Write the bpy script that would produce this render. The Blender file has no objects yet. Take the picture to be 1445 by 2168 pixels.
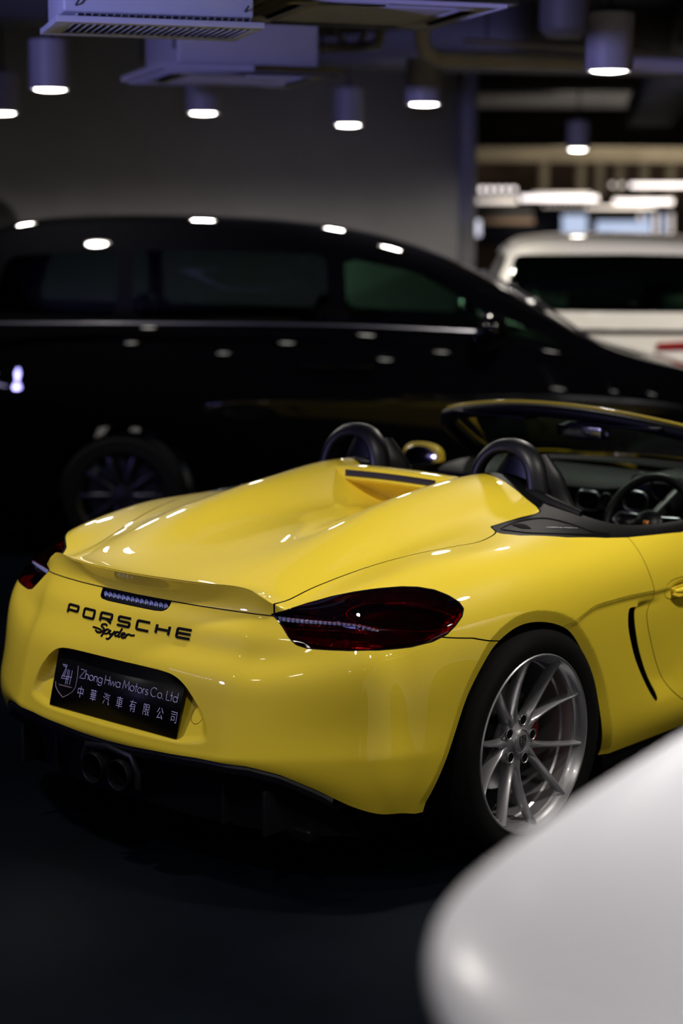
import bpy, bmesh, math, random
import numpy as np
from mathutils import Vector, Matrix
from mathutils.bvhtree import BVHTree
from math import sin, cos, pi, radians, sqrt, atan2
random.seed(4)
SC = bpy.context.scene
COL = SC.collection

# ------------------------------------------------------------------ camera
CY, CP, CR = radians(41.40), radians(9.03), radians(0.34)
CPOS = np.array([3.853, -4.242, 1.851])
FPX = 3850.0
_f = np.array([-sin(CY)*cos(CP), cos(CY)*cos(CP), -sin(CP)])
_r = np.cross(_f, [0, 0, 1.]); _r /= np.linalg.norm(_r); _u = np.cross(_r, _f)
_r, _u = cos(CR)*_r + sin(CR)*_u, -sin(CR)*_r + cos(CR)*_u
CM = np.array([_r, _u, _f])
cam_d = bpy.data.cameras.new('camera'); cam = bpy.data.objects.new('camera', cam_d); COL.objects.link(cam)
cam.matrix_world = Matrix(((_r[0], _u[0], -_f[0], CPOS[0]), (_r[1], _u[1], -_f[1], CPOS[1]), (_r[2], _u[2], -_f[2], CPOS[2]), (0, 0, 0, 1)))
cam_d.sensor_fit = 'VERTICAL'; cam_d.sensor_height = 36.0; cam_d.sensor_width = 24.0
cam_d.lens = FPX/2168*36
cam_d.clip_start = 0.1; cam_d.clip_end = 200
cam_d.dof.use_dof = True; cam_d.dof.focus_distance = 5.15; cam_d.dof.aperture_fstop = 1.5
SC.camera = cam

# ------------------------------------------------------------------ light
SC.view_settings.view_transform = 'Standard'; SC.view_settings.look = 'None'
SC.view_settings.gamma = 1; SC.view_settings.use_curve_mapping = False
SC.view_settings.exposure = 0.12
W = bpy.data.worlds.new('world'); SC.world = W; W.use_nodes = True
W.node_tree.nodes['Background'].inputs[0].default_value = (0.5, 0.6, 0.8, 1)
W.node_tree.nodes['Background'].inputs[1].default_value = 0.004
SC.cycles.use_denoising = True
SC.cycles.sample_clamp_indirect = 6.0
SC.cycles.max_bounces = 8
SC.cycles.caustics_reflective = False; SC.cycles.caustics_refractive = False

def lamp_area(name, loc, target, size, power, color, size_y=None, spread=180):
    d = bpy.data.lights.new(name, 'AREA'); d.energy = power; d.color = color; d.shape = 'RECTANGLE'
    d.size = size; d.size_y = size_y or size; d.spread = radians(spread)
    o = bpy.data.objects.new(name, d); COL.objects.link(o); o.location = loc
    o.rotation_euler = (Vector(target)-Vector(loc)).to_track_quat('-Z', 'Y').to_euler()
    return o
LAMP_W = 75
def spot_lamp(name, loc, power, color, angle=110, blend=.7, size=.07, target=None):
    d = bpy.data.lights.new(name, 'SPOT'); d.energy = power; d.color = color; d.spot_size = radians(angle); d.spot_blend = blend; d.shadow_soft_size = size
    o = bpy.data.objects.new(name, d); COL.objects.link(o); o.location = loc
    if target is not None: o.rotation_euler = (Vector(target)-Vector(loc)).to_track_quat('-Z', 'Y').to_euler()
    return o
F0 = np.array([-sin(CY), cos(CY), 0.]); R0 = np.array([cos(CY), sin(CY), 0.])
def LD(lat, D, z=0.):
    'floor-plan position: lat metres to the right of and D metres ahead of the viewer'
    q = CPOS+R0*lat+F0*D; return (float(q[0]), float(q[1]), z)
# cool violet flood from a lit sign to the left, out of the picture, thrown up at the ceiling fittings
spot_lamp('sign_flood', LD(-4.6, 1.6, 2.0), 1100, (.40, .38, 1.0), 62, .9, .15, target=LD(.6, 7.6, 3.35))
spot_lamp('added_van_fill', LD(3.3, 9.0, 2.6), 420, (1, .92, .82), 52, .8, .1, target=LD(1.9, 12, .8))  # added fill with no fixture, brightens the white vehicle at the back


# ------------------------------------------------------------------ helpers
def ray(px, py):
    return CM.T @ np.array([(px-722.5)/FPX, -(py-1084)/FPX, 1.])
def at(px, py, **k):
    'the point of the plane x=.., y=.. or z=.. (or at forward depth d=..) that a line of sight meets'
    d = ray(px, py); (a, v), = k.items()
    if a == 'd': return CPOS + d*v
    i = 'xyz'.index(a); return CPOS + d*((v-CPOS[i])/d[i])

def mat(name, col=(0.5, 0.5, 0.5), rough=0.5, metal=0.0, spec=0.5, coat=0.0, coat_rough=0.03, emit=None, estr=0.0, trans=0.0, ior=1.45, alpha=1.0, bump=None, noise=None):
    m = bpy.data.materials.new(name); m.use_nodes = True
    nt = m.node_tree; b = nt.nodes['Principled BSDF']
    b.inputs['Base Color'].default_value = (*col, 1); b.inputs['Roughness'].default_value = rough
    b.inputs['Metallic'].default_value = metal; b.inputs['Specular IOR Level'].default_value = spec
    b.inputs['Coat Weight'].default_value = coat; b.inputs['Coat Roughness'].default_value = coat_rough
    b.inputs['Transmission Weight'].default_value = trans; b.inputs['IOR'].default_value = ior
    b.inputs['Alpha'].default_value = alpha
    if emit: b.inputs['Emission Color'].default_value = (*emit, 1); b.inputs['Emission Strength'].default_value = estr
    if noise:   # (scale, amount) slight colour variation
        t = nt.nodes.new('ShaderNodeTexNoise'); t.inputs['Scale'].default_value = noise[0]; t.inputs['Detail'].default_value = 5
        tc = nt.nodes.new('ShaderNodeTexCoord'); nt.links.new(tc.outputs['Object'], t.inputs['Vector'])
        r = nt.nodes.new('ShaderNodeMapRange'); r.inputs['To Min'].default_value = 1-noise[1]; r.inputs['To Max'].default_value = 1+noise[1]
        r.inputs['From Min'].default_value = .3; r.inputs['From Max'].default_value = .7
        v = nt.nodes.new('ShaderNodeVectorMath'); v.operation = 'SCALE'; v.inputs[0].default_value = col
        nt.links.new(t.outputs['Fac'], r.inputs['Value']); nt.links.new(r.outputs[0], v.inputs['Scale']); nt.links.new(v.outputs[0], b.inputs['Base Color'])
    if bump:    # (scale, strength, distance)
        t = nt.nodes.new('ShaderNodeTexNoise'); t.inputs['Scale'].default_value = bump[0]; t.inputs['Detail'].default_value = 4
        tc = nt.nodes.new('ShaderNodeTexCoord'); nt.links.new(tc.outputs['Object'], t.inputs['Vector'])
        bp = nt.nodes.new('ShaderNodeBump'); bp.inputs['Strength'].default_value = bump[1]; bp.inputs['Distance'].default_value = bump[2]
        nt.links.new(t.outputs['Fac'], bp.inputs['Height']); nt.links.new(bp.outputs[0], b.inputs['Normal'])
    return m

def link(name, me, parent=None, m=None, smooth=True, **props):
    if m is not None:
        me.materials.clear(); me.materials.append(m)
    if smooth:
        me.polygons.foreach_set('use_smooth', [True]*len(me.polygons))
    o = bpy.data.objects.new(name, me); COL.objects.link(o)
    if parent is not None: o.parent = parent
    for k, v in props.items(): o[k] = v
    return o
def raw(V, F):
    me = bpy.data.meshes.new('m'); me.from_pydata([tuple(map(float, v)) for v in V], [], [tuple(map(int, f)) for f in F]); me.update(); return me
def sharp(me, ang=35):
    'mark edges sharper than ang as sharp, so flat faces stay flat under smooth shading'
    bm = bmesh.new(); bm.from_mesh(me)
    for e in bm.edges:
        if len(e.link_faces) == 2 and e.calc_face_angle(0) > radians(ang): e.smooth = False
    bm.to_mesh(me); bm.free(); return me
def thing(name, label, cat, loc=(0, 0, 0), rz=0, group=None):
    o = bpy.data.objects.new(name, None); o.empty_display_size = .1; COL.objects.link(o)
    o.location = loc; o.rotation_euler = (0, 0, rz); o['label'] = label; o['category'] = cat
    if group: o['group'] = group
    return o
def tag(o, label, cat, group=None):
    o['label'] = label; o['category'] = cat
    if group: o['group'] = group
    return o
def copy_tree(o, parent=None):
    kids = list(o.children); c = o.copy(); COL.objects.link(c); c.parent = parent
    for k in kids: copy_tree(k, c)
    return c

class MB:
    'collects simple shapes into one mesh'
    def __init__(s): s.V = []; s.F = []
    def add(s, V, F):
        n = len(s.V); s.V += [tuple(v) for v in V]; s.F += [tuple(i+n for i in f) for f in F]; return s
    def box(s, lo, hi, bev=0.0, mtx=None):
        bm = bmesh.new(); bmesh.ops.create_cube(bm, size=1)
        c = [(a+b)/2 for a, b in zip(lo, hi)]; d = [abs(b-a) for a, b in zip(lo, hi)]
        for v in bm.verts: v.co = Vector((v.co.x*d[0]+c[0], v.co.y*d[1]+c[1], v.co.z*d[2]+c[2]))
        if bev: bmesh.ops.bevel(bm, geom=list(bm.edges), offset=min(bev, .49*min(d)), segments=3, profile=.5, affect='EDGES')
        return s.bm(bm, mtx)
    def bm(s, bm, mtx=None):
        if mtx is not None: bmesh.ops.transform(bm, matrix=mtx, verts=bm.verts)
        bm.verts.index_update(); s.add([v.co[:] for v in bm.verts], [[v.index for v in f.verts] for f in bm.faces]); bm.free(); return s
    def prism(s, poly, axis, a, b, bev=0.0, mtx=None):
        'poly of 2-D points extruded along axis (x,y or z) from a to b'
        ax = 'xyz'.index(axis); oth = [i for i in range(3) if i != ax]
        bm = bmesh.new(); vs = []
        for p in poly:
            q = [0, 0, 0]; q[oth[0]] = p[0]; q[oth[1]] = p[1]; q[ax] = a; vs.append(bm.verts.new(q))
        f = bm.faces.new(vs); r = bmesh.ops.extrude_face_region(bm, geom=[f])
        for g in r['geom']:
            if isinstance(g, bmesh.types.BMVert): g.co[ax] = b
        bmesh.ops.recalc_face_normals(bm, faces=bm.faces)
        if bev: bmesh.ops.bevel(bm, geom=list(bm.edges), offset=bev, segments=3, profile=.5, affect='EDGES')
        return s.bm(bm, mtx)
    def tube(s, pts, r, n=10, closed=False, caps=True, up=None):
        P = [Vector(p) for p in pts]; N = len(P)
        R = r if hasattr(r, '__len__') else [r]*N
        base = len(s.V); prev = None
        for i in range(N):
            a = P[(i-1) % N] if (closed or i > 0) else P[i]; b = P[(i+1) % N] if (closed or i < N-1) else P[i]
            t = (b-a).normalized()
            if prev is None:
                ref = Vector(up) if up else (Vector((0, 0, 1)) if abs(t.z) < .9 else Vector((1, 0, 0)))
                u = (ref - t*ref.dot(t)).normalized()
            else: u = (prev - t*prev.dot(t)).normalized()
            prev = u; w = t.cross(u)
            rr = R[i]; ra, rb = (rr if hasattr(rr, '__len__') else (rr, rr))
            for k in range(n):
                q = P[i] + u*ra*cos(2*pi*k/n) + w*rb*sin(2*pi*k/n); s.V.append(q[:])
        for i in range(N if closed else N-1):
            j = (i+1) % N
            for k in range(n):
                s.F.append((base+i*n+k, base+i*n+(k+1) % n, base+j*n+(k+1) % n, base+j*n+k))
        if caps and not closed:
            s.F.append(tuple(base+k for k in range(n))[::-1]); s.F.append(tuple(base+(N-1)*n+k for k in range(n)))
        return s
    def lathe(s, prof, n=64, axis='x', c=(0, 0, 0), a0=0, a1=2*pi):
        'prof: (r, h) pairs revolved about axis through c, h along axis'
        base = len(s.V); full = abs(a1-a0-2*pi) < 1e-6; m = n if full else n+1
        for i in range(m):
            a = a0+(a1-a0)*i/n
            for r, h in prof:
                if axis == 'x': s.V.append((c[0]+h, c[1]+r*cos(a), c[2]+r*sin(a)))
                elif axis == 'y': s.V.append((c[0]+r*sin(a), c[1]+h, c[2]+r*cos(a)))
                else: s.V.append((c[0]+r*cos(a), c[1]+r*sin(a), c[2]+h))
        k = len(prof)
        for i in range(n):
            j = (i+1) % m
            for q in range(k-1): s.F.append((base+i*k+q, base+j*k+q, base+j*k+q+1, base+i*k+q+1))
        return s
    def grid(s, P, closed_u=False):
        'P[i][j] points'
        nu, nv = len(P), len(P[0]); base = len(s.V)
        for row in P:
            for p in row: s.V.append(tuple(p))
        for i in range(nu if closed_u else nu-1):
            for j in range(nv-1):
                a = (i+1) % nu
                s.F.append((base+i*nv+j, base+a*nv+j, base+a*nv+j+1, base+i*nv+j+1))
        return s
    def mesh(s, ang=35):
        me = raw(s.V, s.F); bm = bmesh.new(); bm.from_mesh(me); bmesh.ops.remove_doubles(bm, verts=bm.verts, dist=1e-5)
        bmesh.ops.recalc_face_normals(bm, faces=bm.faces); bm.to_mesh(me); bm.free()
        return sharp(me, ang) if ang else me
    def build(s, name, m, parent=None, ang=35, **props):
        return link(name, s.mesh(ang), parent, m, **props)

def spline(pts, n, closed=False):
    'Catmull-Rom through pts, n points per span'
    P = [np.array(p, float) for p in pts]; N = len(P); out = []
    for i in range(N if closed else N-1):
        p0 = P[(i-1) % N] if (closed or i > 0) else 2*P[0]-P[1]
        p1 = P[i]; p2 = P[(i+1) % N]
        p3 = P[(i+2) % N] if (closed or i < N-2) else 2*P[-1]-P[-2]
        for k in range(n):
            t = k/n
            out.append(.5*((2*p1)+(-p0+p2)*t+(2*p0-5*p1+4*p2-p3)*t*t+(-p0+3*p1-3*p2+p3)*t**3))
    if not closed: out.append(P[-1])
    return np.array(out)

def subdivide(V, F, lev, crease=None):
    me = raw(V, F)
    if crease:
        att = me.attributes.new('crease_edge', 'FLOAT', 'EDGE')
        key = {tuple(sorted(e.vertices)): i for i, e in enumerate(me.edges)}
        for a, b, c in crease:
            k = tuple(sorted((a, b)))
            if k in key: att.data[key[k]].value = c
    o = bpy.data.objects.new('tmp', me); COL.objects.link(o)
    md = o.modifiers.new('s', 'SUBSURF'); md.levels = lev; md.render_levels = lev; md.boundary_smooth = 'ALL'
    dg = bpy.context.evaluated_depsgraph_get(); ev = o.evaluated_get(dg); m2 = ev.to_mesh()
    n = len(m2.vertices); A = np.empty(n*3); m2.vertices.foreach_get('co', A)
    FF = [tuple(p.vertices) for p in m2.polygons]
    ev.to_mesh_clear(); bpy.data.objects.remove(o); bpy.data.meshes.remove(me)
    return A.reshape(-1, 3), FF

def pl_sdf(P, poly, closed=True):
    'signed distance (negative inside, or left/right of an open line) of points P (n,2) to a polyline'
    P = np.asarray(P, float); poly = np.asarray(poly, float)
    A = poly; B = np.roll(poly, -1, 0)
    if not closed: A = poly[:-1]; B = poly[1:]
    best = np.full(len(P), 1e9); sgn = np.ones(len(P)); ins = np.zeros(len(P), bool)
    for a, b in zip(A, B):
        ab = b-a; L = ab@ab
        if L < 1e-14: continue
        t = np.clip(((P-a)@ab)/L, 0, 1); d = P-(a+t[:, None]*ab); dd = np.sqrt((d**2).sum(1))
        if closed:
            c = ((a[1] > P[:, 1]) != (b[1] > P[:, 1]))
            with np.errstate(divide='ignore', invalid='ignore'):
                xi = (b[0]-a[0])*(P[:, 1]-a[1])/(b[1]-a[1])+a[0]
            ins ^= c & (P[:, 0] < xi)
        else:
            s = np.sign(ab[0]*(P[:, 1]-a[1])-ab[1]*(P[:, 0]-a[0])); s[s == 0] = 1
            u = dd < best-1e-9; sgn[u] = s[u]
        best = np.minimum(best, dd)
    return np.where(ins, -best, best) if closed else best*sgn

class Surf:
    'polygon surface that can be cut along the zero line of a field; L holds a set of labels for each face'
    def __init__(s, V, F): s.V = np.array(V, float); s.F = [tuple(f) for f in F]; s.L = [0]*len(s.F)
    def cut(s, f, bit, only=None):
        'split faces where f changes sign; faces with f<0 get bit added to their label'
        f = np.array(f, float); f[np.abs(f) < 1e-6] = 1e-6
        cache = {}; newV = []; n0 = len(s.V); F2 = []; L2 = []
        neg = f < 0
        for face, lab in zip(s.F, s.L):
            sg = [neg[i] for i in face]
            if all(sg): F2.append(face); L2.append(lab | bit); continue
            if not any(sg) or (only is not None and not only(lab)): F2.append(face); L2.append(lab); continue
            a, b = [], []; m = len(face)
            for k in range(m):
                i, j = face[k], face[(k+1) % m]
                (a if neg[i] else b).append(i)
                if neg[i] != neg[j]:
                    key = (i, j) if i < j else (j, i)
                    if key not in cache:
                        t = f[key[0]]/(f[key[0]]-f[key[1]]); t = min(max(t, .02), .98)
                        cache[key] = n0+len(newV); newV.append(s.V[key[0]]*(1-t)+s.V[key[1]]*t)
                    a.append(cache[key]); b.append(cache[key])
            if len(a) > 2: F2.append(tuple(a)); L2.append(lab | bit)
            if len(b) > 2: F2.append(tuple(b)); L2.append(lab)
        if newV: s.V = np.vstack([s.V, np.array(newV)])
        s.F, s.L = F2, L2
    def part(s, test):
        idx = [i for i, l in enumerate(s.L) if test(l)]
        used = sorted({v for i in idx for v in s.F[i]}); mp = {v: k for k, v in enumerate(used)}
        return s.V[used], [tuple(mp[v] for v in s.F[i]) for i in idx]
    def drop(s, test):
        k = [i for i, l in enumerate(s.L) if not test(l)]; s.F = [s.F[i] for i in k]; s.L = [s.L[i] for i in k]

def shell(V, F, t):
    'give an open surface thickness t inwards along its normals (with a rim)'
    me = raw(V, F); nv = np.array([v.normal[:] for v in me.vertices]); bpy.data.meshes.remove(me)
    n = len(V); V2 = np.vstack([V, V-nv*t]); F2 = list(F)
    cnt = {}
    for f in F:
        for k in range(len(f)):
            cnt[(f[k], f[(k+1) % len(f)])] = 1
    for (a, b) in cnt:
        if (b, a) not in cnt: F2.append((b, a, a+n, b+n))
    F2 += [tuple(i+n for i in f[::-1]) for f in F]
    return V2, F2
def sstep(a, b, x):
    t = np.clip((x-a)/(b-a), 0, 1); return t*t*(3-2*t)

# ================================================================== the showroom
def floor_mat():
    m = bpy.data.materials.new('polished_floor'); m.use_nodes = True; nt = m.node_tree; b = nt.nodes['Principled BSDF']
    tc = nt.nodes.new('ShaderNodeTexCoord')
    n1 = nt.nodes.new('ShaderNodeTexNoise'); n1.inputs['Scale'].default_value = 1.3; n1.inputs['Detail'].default_value = 8
    n2 = nt.nodes.new('ShaderNodeTexVoronoi'); n2.inputs['Scale'].default_value = 55
    n3 = nt.nodes.new('ShaderNodeTexNoise'); n3.inputs['Scale'].default_value = 260; n3.inputs['Detail'].default_value = 3
    for n in (n1, n2, n3): nt.links.new(tc.outputs['Object'], n.inputs['Vector'])
    r = nt.nodes.new('ShaderNodeValToRGB'); r.color_ramp.elements[0].color = (.0014, .0022, .0042, 1); r.color_ramp.elements[1].color = (.003, .0048, .0085, 1)
    r.color_ramp.elements[0].position = .35; r.color_ramp.elements[1].position = .7
    nt.links.new(n1.outputs['Fac'], r.inputs[0])
    lt = nt.nodes.new('ShaderNodeMath'); lt.operation = 'LESS_THAN'; lt.inputs[1].default_value = .035; nt.links.new(n2.outputs['Distance'], lt.inputs[0])
    gt = nt.nodes.new('ShaderNodeMath'); gt.operation = 'GREATER_THAN'; gt.inputs[1].default_value = .62; nt.links.new(n1.outputs['Fac'], gt.inputs[0])
    mu = nt.nodes.new('ShaderNodeMath'); mu.operation = 'MULTIPLY'; nt.links.new(lt.outputs[0], mu.inputs[0]); nt.links.new(gt.outputs[0], mu.inputs[1])
    mx = nt.nodes.new('ShaderNodeMixRGB'); nt.links.new(mu.outputs[0], mx.inputs[0]); nt.links.new(r.outputs[0], mx.inputs[1]); mx.inputs[2].default_value = (.08, .08, .08, 1)
    nt.links.new(mx.outputs[0], b.inputs['Base Color'])
    rr = nt.nodes.new('ShaderNodeMapRange'); rr.inputs['To Min'].default_value = .30; rr.inputs['To Max'].default_value = .50; nt.links.new(n1.outputs['Fac'], rr.inputs['Value']); nt.links.new(rr.outputs[0], b.inputs['Roughness'])
    bp = nt.nodes.new('ShaderNodeBump'); bp.inputs['Strength'].default_value = .25; bp.inputs['Distance'].default_value = .001; nt.links.new(n3.outputs['Fac'], bp.inputs['Height']); nt.links.new(bp.outputs[0], b.inputs['Normal'])
    b.inputs['Specular IOR Level'].default_value = .012
    return m
def quadbox(name, c4, z0, z1, m, **k):
    'upright prism on four floor-plan corners'
    mb = MB(); v = [(p[0], p[1], z) for z in (z0, z1) for p in c4]
    mb.add(v, [(3, 2, 1, 0), (4, 5, 6, 7), (0, 1, 5, 4), (1, 2, 6, 5), (2, 3, 7, 6), (3, 0, 4, 7)]); return mb.build(name, m, **k)
A17 = radians(17); U = (cos(A17), sin(A17)); N = (-sin(A17), cos(A17))
def strip_wall(a, b, t): # a,b in (lat,D); thickness t away
    return [LD(*a), LD(*b), LD(b[0]+N[0]*t, b[1]+N[1]*t), LD(a[0]+N[0]*t, a[1]+N[1]*t)]
M_WALL = mat('grey_wall', (.45, .45, .47), rough=.75, noise=(3, .05))
M_CEIL = mat('dark_ceiling', (.035, .036, .045), rough=.9, noise=(2, .3))
M_WALLD = mat('dark_wall', (.05, .05, .055), rough=.85)
room = [LD(-14, -6), LD(16, -6), LD(16, 46), LD(-14, 46)]
quadbox('floor', room, -.1, 0, floor_mat(), kind='structure')
quadbox('ceiling', room, 3.7, 3.8, M_CEIL, kind='structure')
WE = (1.135, 16.0)
wl = (WE[0]-15*U[0], WE[1]-15*U[1])
quadbox('wall_back', strip_wall(wl, WE, .2), 0, 3.7, M_WALL, kind='structure')
quadbox('trim_1', strip_wall((WE[0]-.115, WE[1]-.10), (WE[0]+.01, WE[1]-.075), .1), 0, 3.7, mat('wall_edge', (.36, .36, .40), rough=.6), kind='structure')
quadbox('wall_left', [LD(-13.9, -6), LD(-13.7, -6), LD(-13.7, 46), LD(-13.9, 46)], 0, 3.7, M_WALLD, kind='structure')
quadbox('wall_right', [LD(15.7, -6), LD(15.9, -6), LD(15.9, 46), LD(15.7, 46)], 0, 3.7, M_WALLD, kind='structure')
quadbox('wall_far', [LD(-14, 45.7), LD(16, 45.7), LD(16, 45.9), LD(-14, 45.9)], 0, 3.7, mat('brown_wall', (.09, .06, .045), rough=.8), kind='structure')
quadbox('wall_front', [LD(-14, -5.9), LD(16, -5.9), LD(16, -5.7), LD(-14, -5.7)], 0, 3.7, M_WALLD, kind='structure')

# ================================================================== the yellow car
# car axes = world axes: x right, y forward, z up, origin on the ground under the rear axle
# --- cage of the right half of the rear body: top T[j][i], side S[j][k], rear R[i][k]
TX = [0, .12, .22, .31, .42, .505]
TY = [(-.812, -.60), (-.745, -.53), (-.60, -.45), (-.42, -.33), (-.22, -.20), (-.02, -.04), (.16, .14), (.32, .32), (.45, .46), (.56, .58)]
TZ = [[.862, .862, .861, .859, .851, .804],
      [.842, .842, .842, .839, .830, .812],
      [.850, .851, .852, .852, .846, .838],
      [.872, .876, .886, .894, .888, .872],
      [.905, .910, .932, .950, .932, .900],
      [.922, .932, .972, .993, .955, .922],
      [.928, .940, .997, 1.016, .975, .943],
      [.925, .945, 1.012, 1.034, .998, .962],
      [.925, .950, 1.018, 1.041, 1.008, .976],
      [.925, .950, 1.018, 1.038, 1.008, .974]]
# side rows: (y shift, then (x, z)) for k = 0..9
SIDE = [
 (-.600, [(.600, .812), (.648, .790), (.685, .757), (.715, .712), (.736, .655), (.745, .580), (.753, .500), (.762, .425), (.760, .340), (.735, .240)]),
 (-.530, [(.612, .838), (.670, .818), (.716, .783), (.753, .735), (.786, .672), (.806, .590), (.815, .500), (.826, .420), (.821, .330), (.795, .230)]),
 (-.450, [(.625, .862), (.692, .845), (.748, .810), (.790, .760), (.824, .690), (.845, .600), (.853, .500), (.860, .410), (.854, .320), (.835, .225)]),
 (-.330, [(.635, .885), (.712, .868), (.776, .832), (.822, .778), (.853, .705), (.868, .610), (.872, .500), (.872, .400), (.862, .310), (.845, .22)]),
 (-.200, [(.645, .902), (.725, .886), (.795, .849), (.845, .790), (.876, .712), (.890, .615), (.890, .500), (.885, .400), (.872, .300), (.85, .22)]),
 (-.040, [(.660, .912), (.735, .902), (.808, .865), (.860, .803), (.888, .720), (.900, .620), (.896, .500), (.888, .400), (.873, .300), (.85, .22)]),
 (.140,  [(.660, .921), (.748, .898), (.818, .860), (.862, .800), (.886, .720), (.895, .620), (.893, .500), (.885, .400), (.873, .300), (.85, .22)]),
 (.320,  [(.665, .924), (.760, .888), (.818, .850), (.855, .792), (.874, .715), (.881, .620), (.882, .500), (.878, .400), (.872, .300), (.85, .22)]),
 (.460,  [(.672, .930), (.768, .882), (.815, .844), (.848, .785), (.863, .710), (.869, .620), (.872, .500), (.872, .400), (.870, .300), (.85, .22)]),
 (.580,  [(.690, .922), (.772, .879), (.814, .840), (.843, .782), (.856, .707), (.861, .615), (.864, .500), (.868, .400), (.870, .300), (.85, .22)]),
 (.850,  [(.745, .885), (.785, .874), (.815, .838), (.838, .780), (.849, .705), (.853, .612), (.852, .500), (.858, .400), (.872, .300), (.85, .22)]),
 (1.250, [(.750, .882), (.790, .870), (.820, .833), (.842, .775), (.851, .700), (.853, .605), (.850, .500), (.856, .400), (.872, .300), (.85, .22)]),
 (1.650, [(.750, .882), (.795, .868), (.824, .830), (.845, .770), (.853, .695), (.855, .600), (.853, .500), (.860, .400), (.872, .300), (.85, .22)]),
 (2.050, [(.735, .885), (.795, .865), (.830, .825), (.855, .765), (.868, .690), (.872, .600), (.873, .500), (.872, .400), (.870, .300), (.85, .22)]),
 (2.470, [(.700, .855), (.770, .842), (.825, .805), (.858, .745), (.876, .670), (.882, .590), (.882, .500), (.878, .400), (.868, .300), (.84, .22)]),
 (2.880, [(.600, .745), (.680, .735), (.740, .710), (.785, .665), (.815, .600), (.830, .530), (.836, .460), (.838, .380), (.825, .290), (.79, .21)]),
 (3.180, [(.420, .660), (.490, .650), (.550, .625), (.600, .585), (.640, .530), (.668, .470), (.685, .410), (.690, .340), (.675, .270), (.64, .21)]),
]
# rear rows: (y, z) for the columns x = TX, k = 1..9   (k = 0 is the lip row of the top)
def rear_pt(i, k):
    x = TX[i]
    zc = [None, .800, .745, .690, .630, .555, .475, .410, .365, .300][k]
    yc = [None, -.764, -.800, -.820, -.853, -.868, -.880, -.890, -.882, -.800][k]
    fall = [None, .95, 1., 1., .98, .92, .86, .80, .80, .80][k]
    y = yc + fall*(.11*x**2+.90*x**4)
    zs = [None, .02, .02, .02, .015, .01, .0, -.005, -.01, -.01][k]
    z = zc - zs*(x/.52)**2
    return (x, y, z)
Y0 = [0, -.005, -.015, -.03, -.045, -.055, -.06, -.07, -.07, -.04]
def build_cage():
    V = []; idx = {}; F = []
    def v(key, p):
        if key not in idx: idx[key] = len(V); V.append(p)
        return idx[key]
    NJ, NI, NK = len(TY), len(TX), 10
    for sgn in (1, -1):
        S = lambda j, k: v(('S', j, k, sgn), (sgn*SIDE[j][1][k][0], SIDE[j][0] + (Y0[k] if j == 0 else Y0[k]*.2 if j == 1 else 0), SIDE[j][1][k][1]))
        def T(j, i):
            if i == NI: return S(j, 0)
            yc, ye = TY[j]; t = (TX[i]/.63)**2
            return v(('T', j, i, sgn if i else 0), (sgn*TX[i], yc+(ye-yc)*t, TZ[j][i]))
        def Rr(i, k):
            if k == 0: return T(0, i)
            if i == NI: return S(0, k)
            x, y, z = rear_pt(i, k)
            return v(('R', i, k, sgn if i else 0), (sgn*x, y, z))
        def q(a, b, c, d):
            F.append((a, b, c, d) if sgn > 0 else (d, c, b, a))
        for j in range(NJ-1):
            for i in range(NI): q(T(j, i), T(j, i+1), T(j+1, i+1), T(j+1, i))
        for j in range(len(SIDE)-1):
            for k in range(NK-1): q(S(j, k), S(j, k+1), S(j+1, k+1), S(j+1, k))
        for i in range(NI):
            for k in range(NK-1): q(Rr(i, k), Rr(i, k+1), Rr(i+1, k+1), Rr(i+1, k))
    # the lip of the ducktail is an edge that fades towards the lights
    cr = []
    for sgn in (1, -1):
        for i, c in enumerate((1., 1., 1., 1., .8)):
            a = idx[('T', 0, i, sgn if i else 0)]; b = idx[('T', 0, i+1, sgn)]; cr.append((a, b, c))
        for i, c in enumerate((.45, .45, .45, .45, .45)):   # crease above the bumper's lower edge
            a = idx[('R', i, 7, sgn if i else 0)]; b = idx[('R', i+1, 7, sgn)]; cr.append((a, b, c))
        cr.append((idx[('R', 5, 7, sgn)], idx[('S', 0, 7, sgn)], .45))
        for j, c in enumerate((.45, .4, .3, .15)): cr.append((idx[('S', j, 7, sgn)], idx[('S', j+1, 7, sgn)], c))
    # a bevelled ridge round the engine vent valley comes from the height table alone
    return np.array(V), F, cr
CV, CF, CCR = build_cage()
# move the cage so that the smooth surface passes through the points written above
P = CV.copy()
for it in range(4):
    D, _ = subdivide(P, CF, 3, CCR)
    P += .8*(CV-D[:len(CV)])

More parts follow.
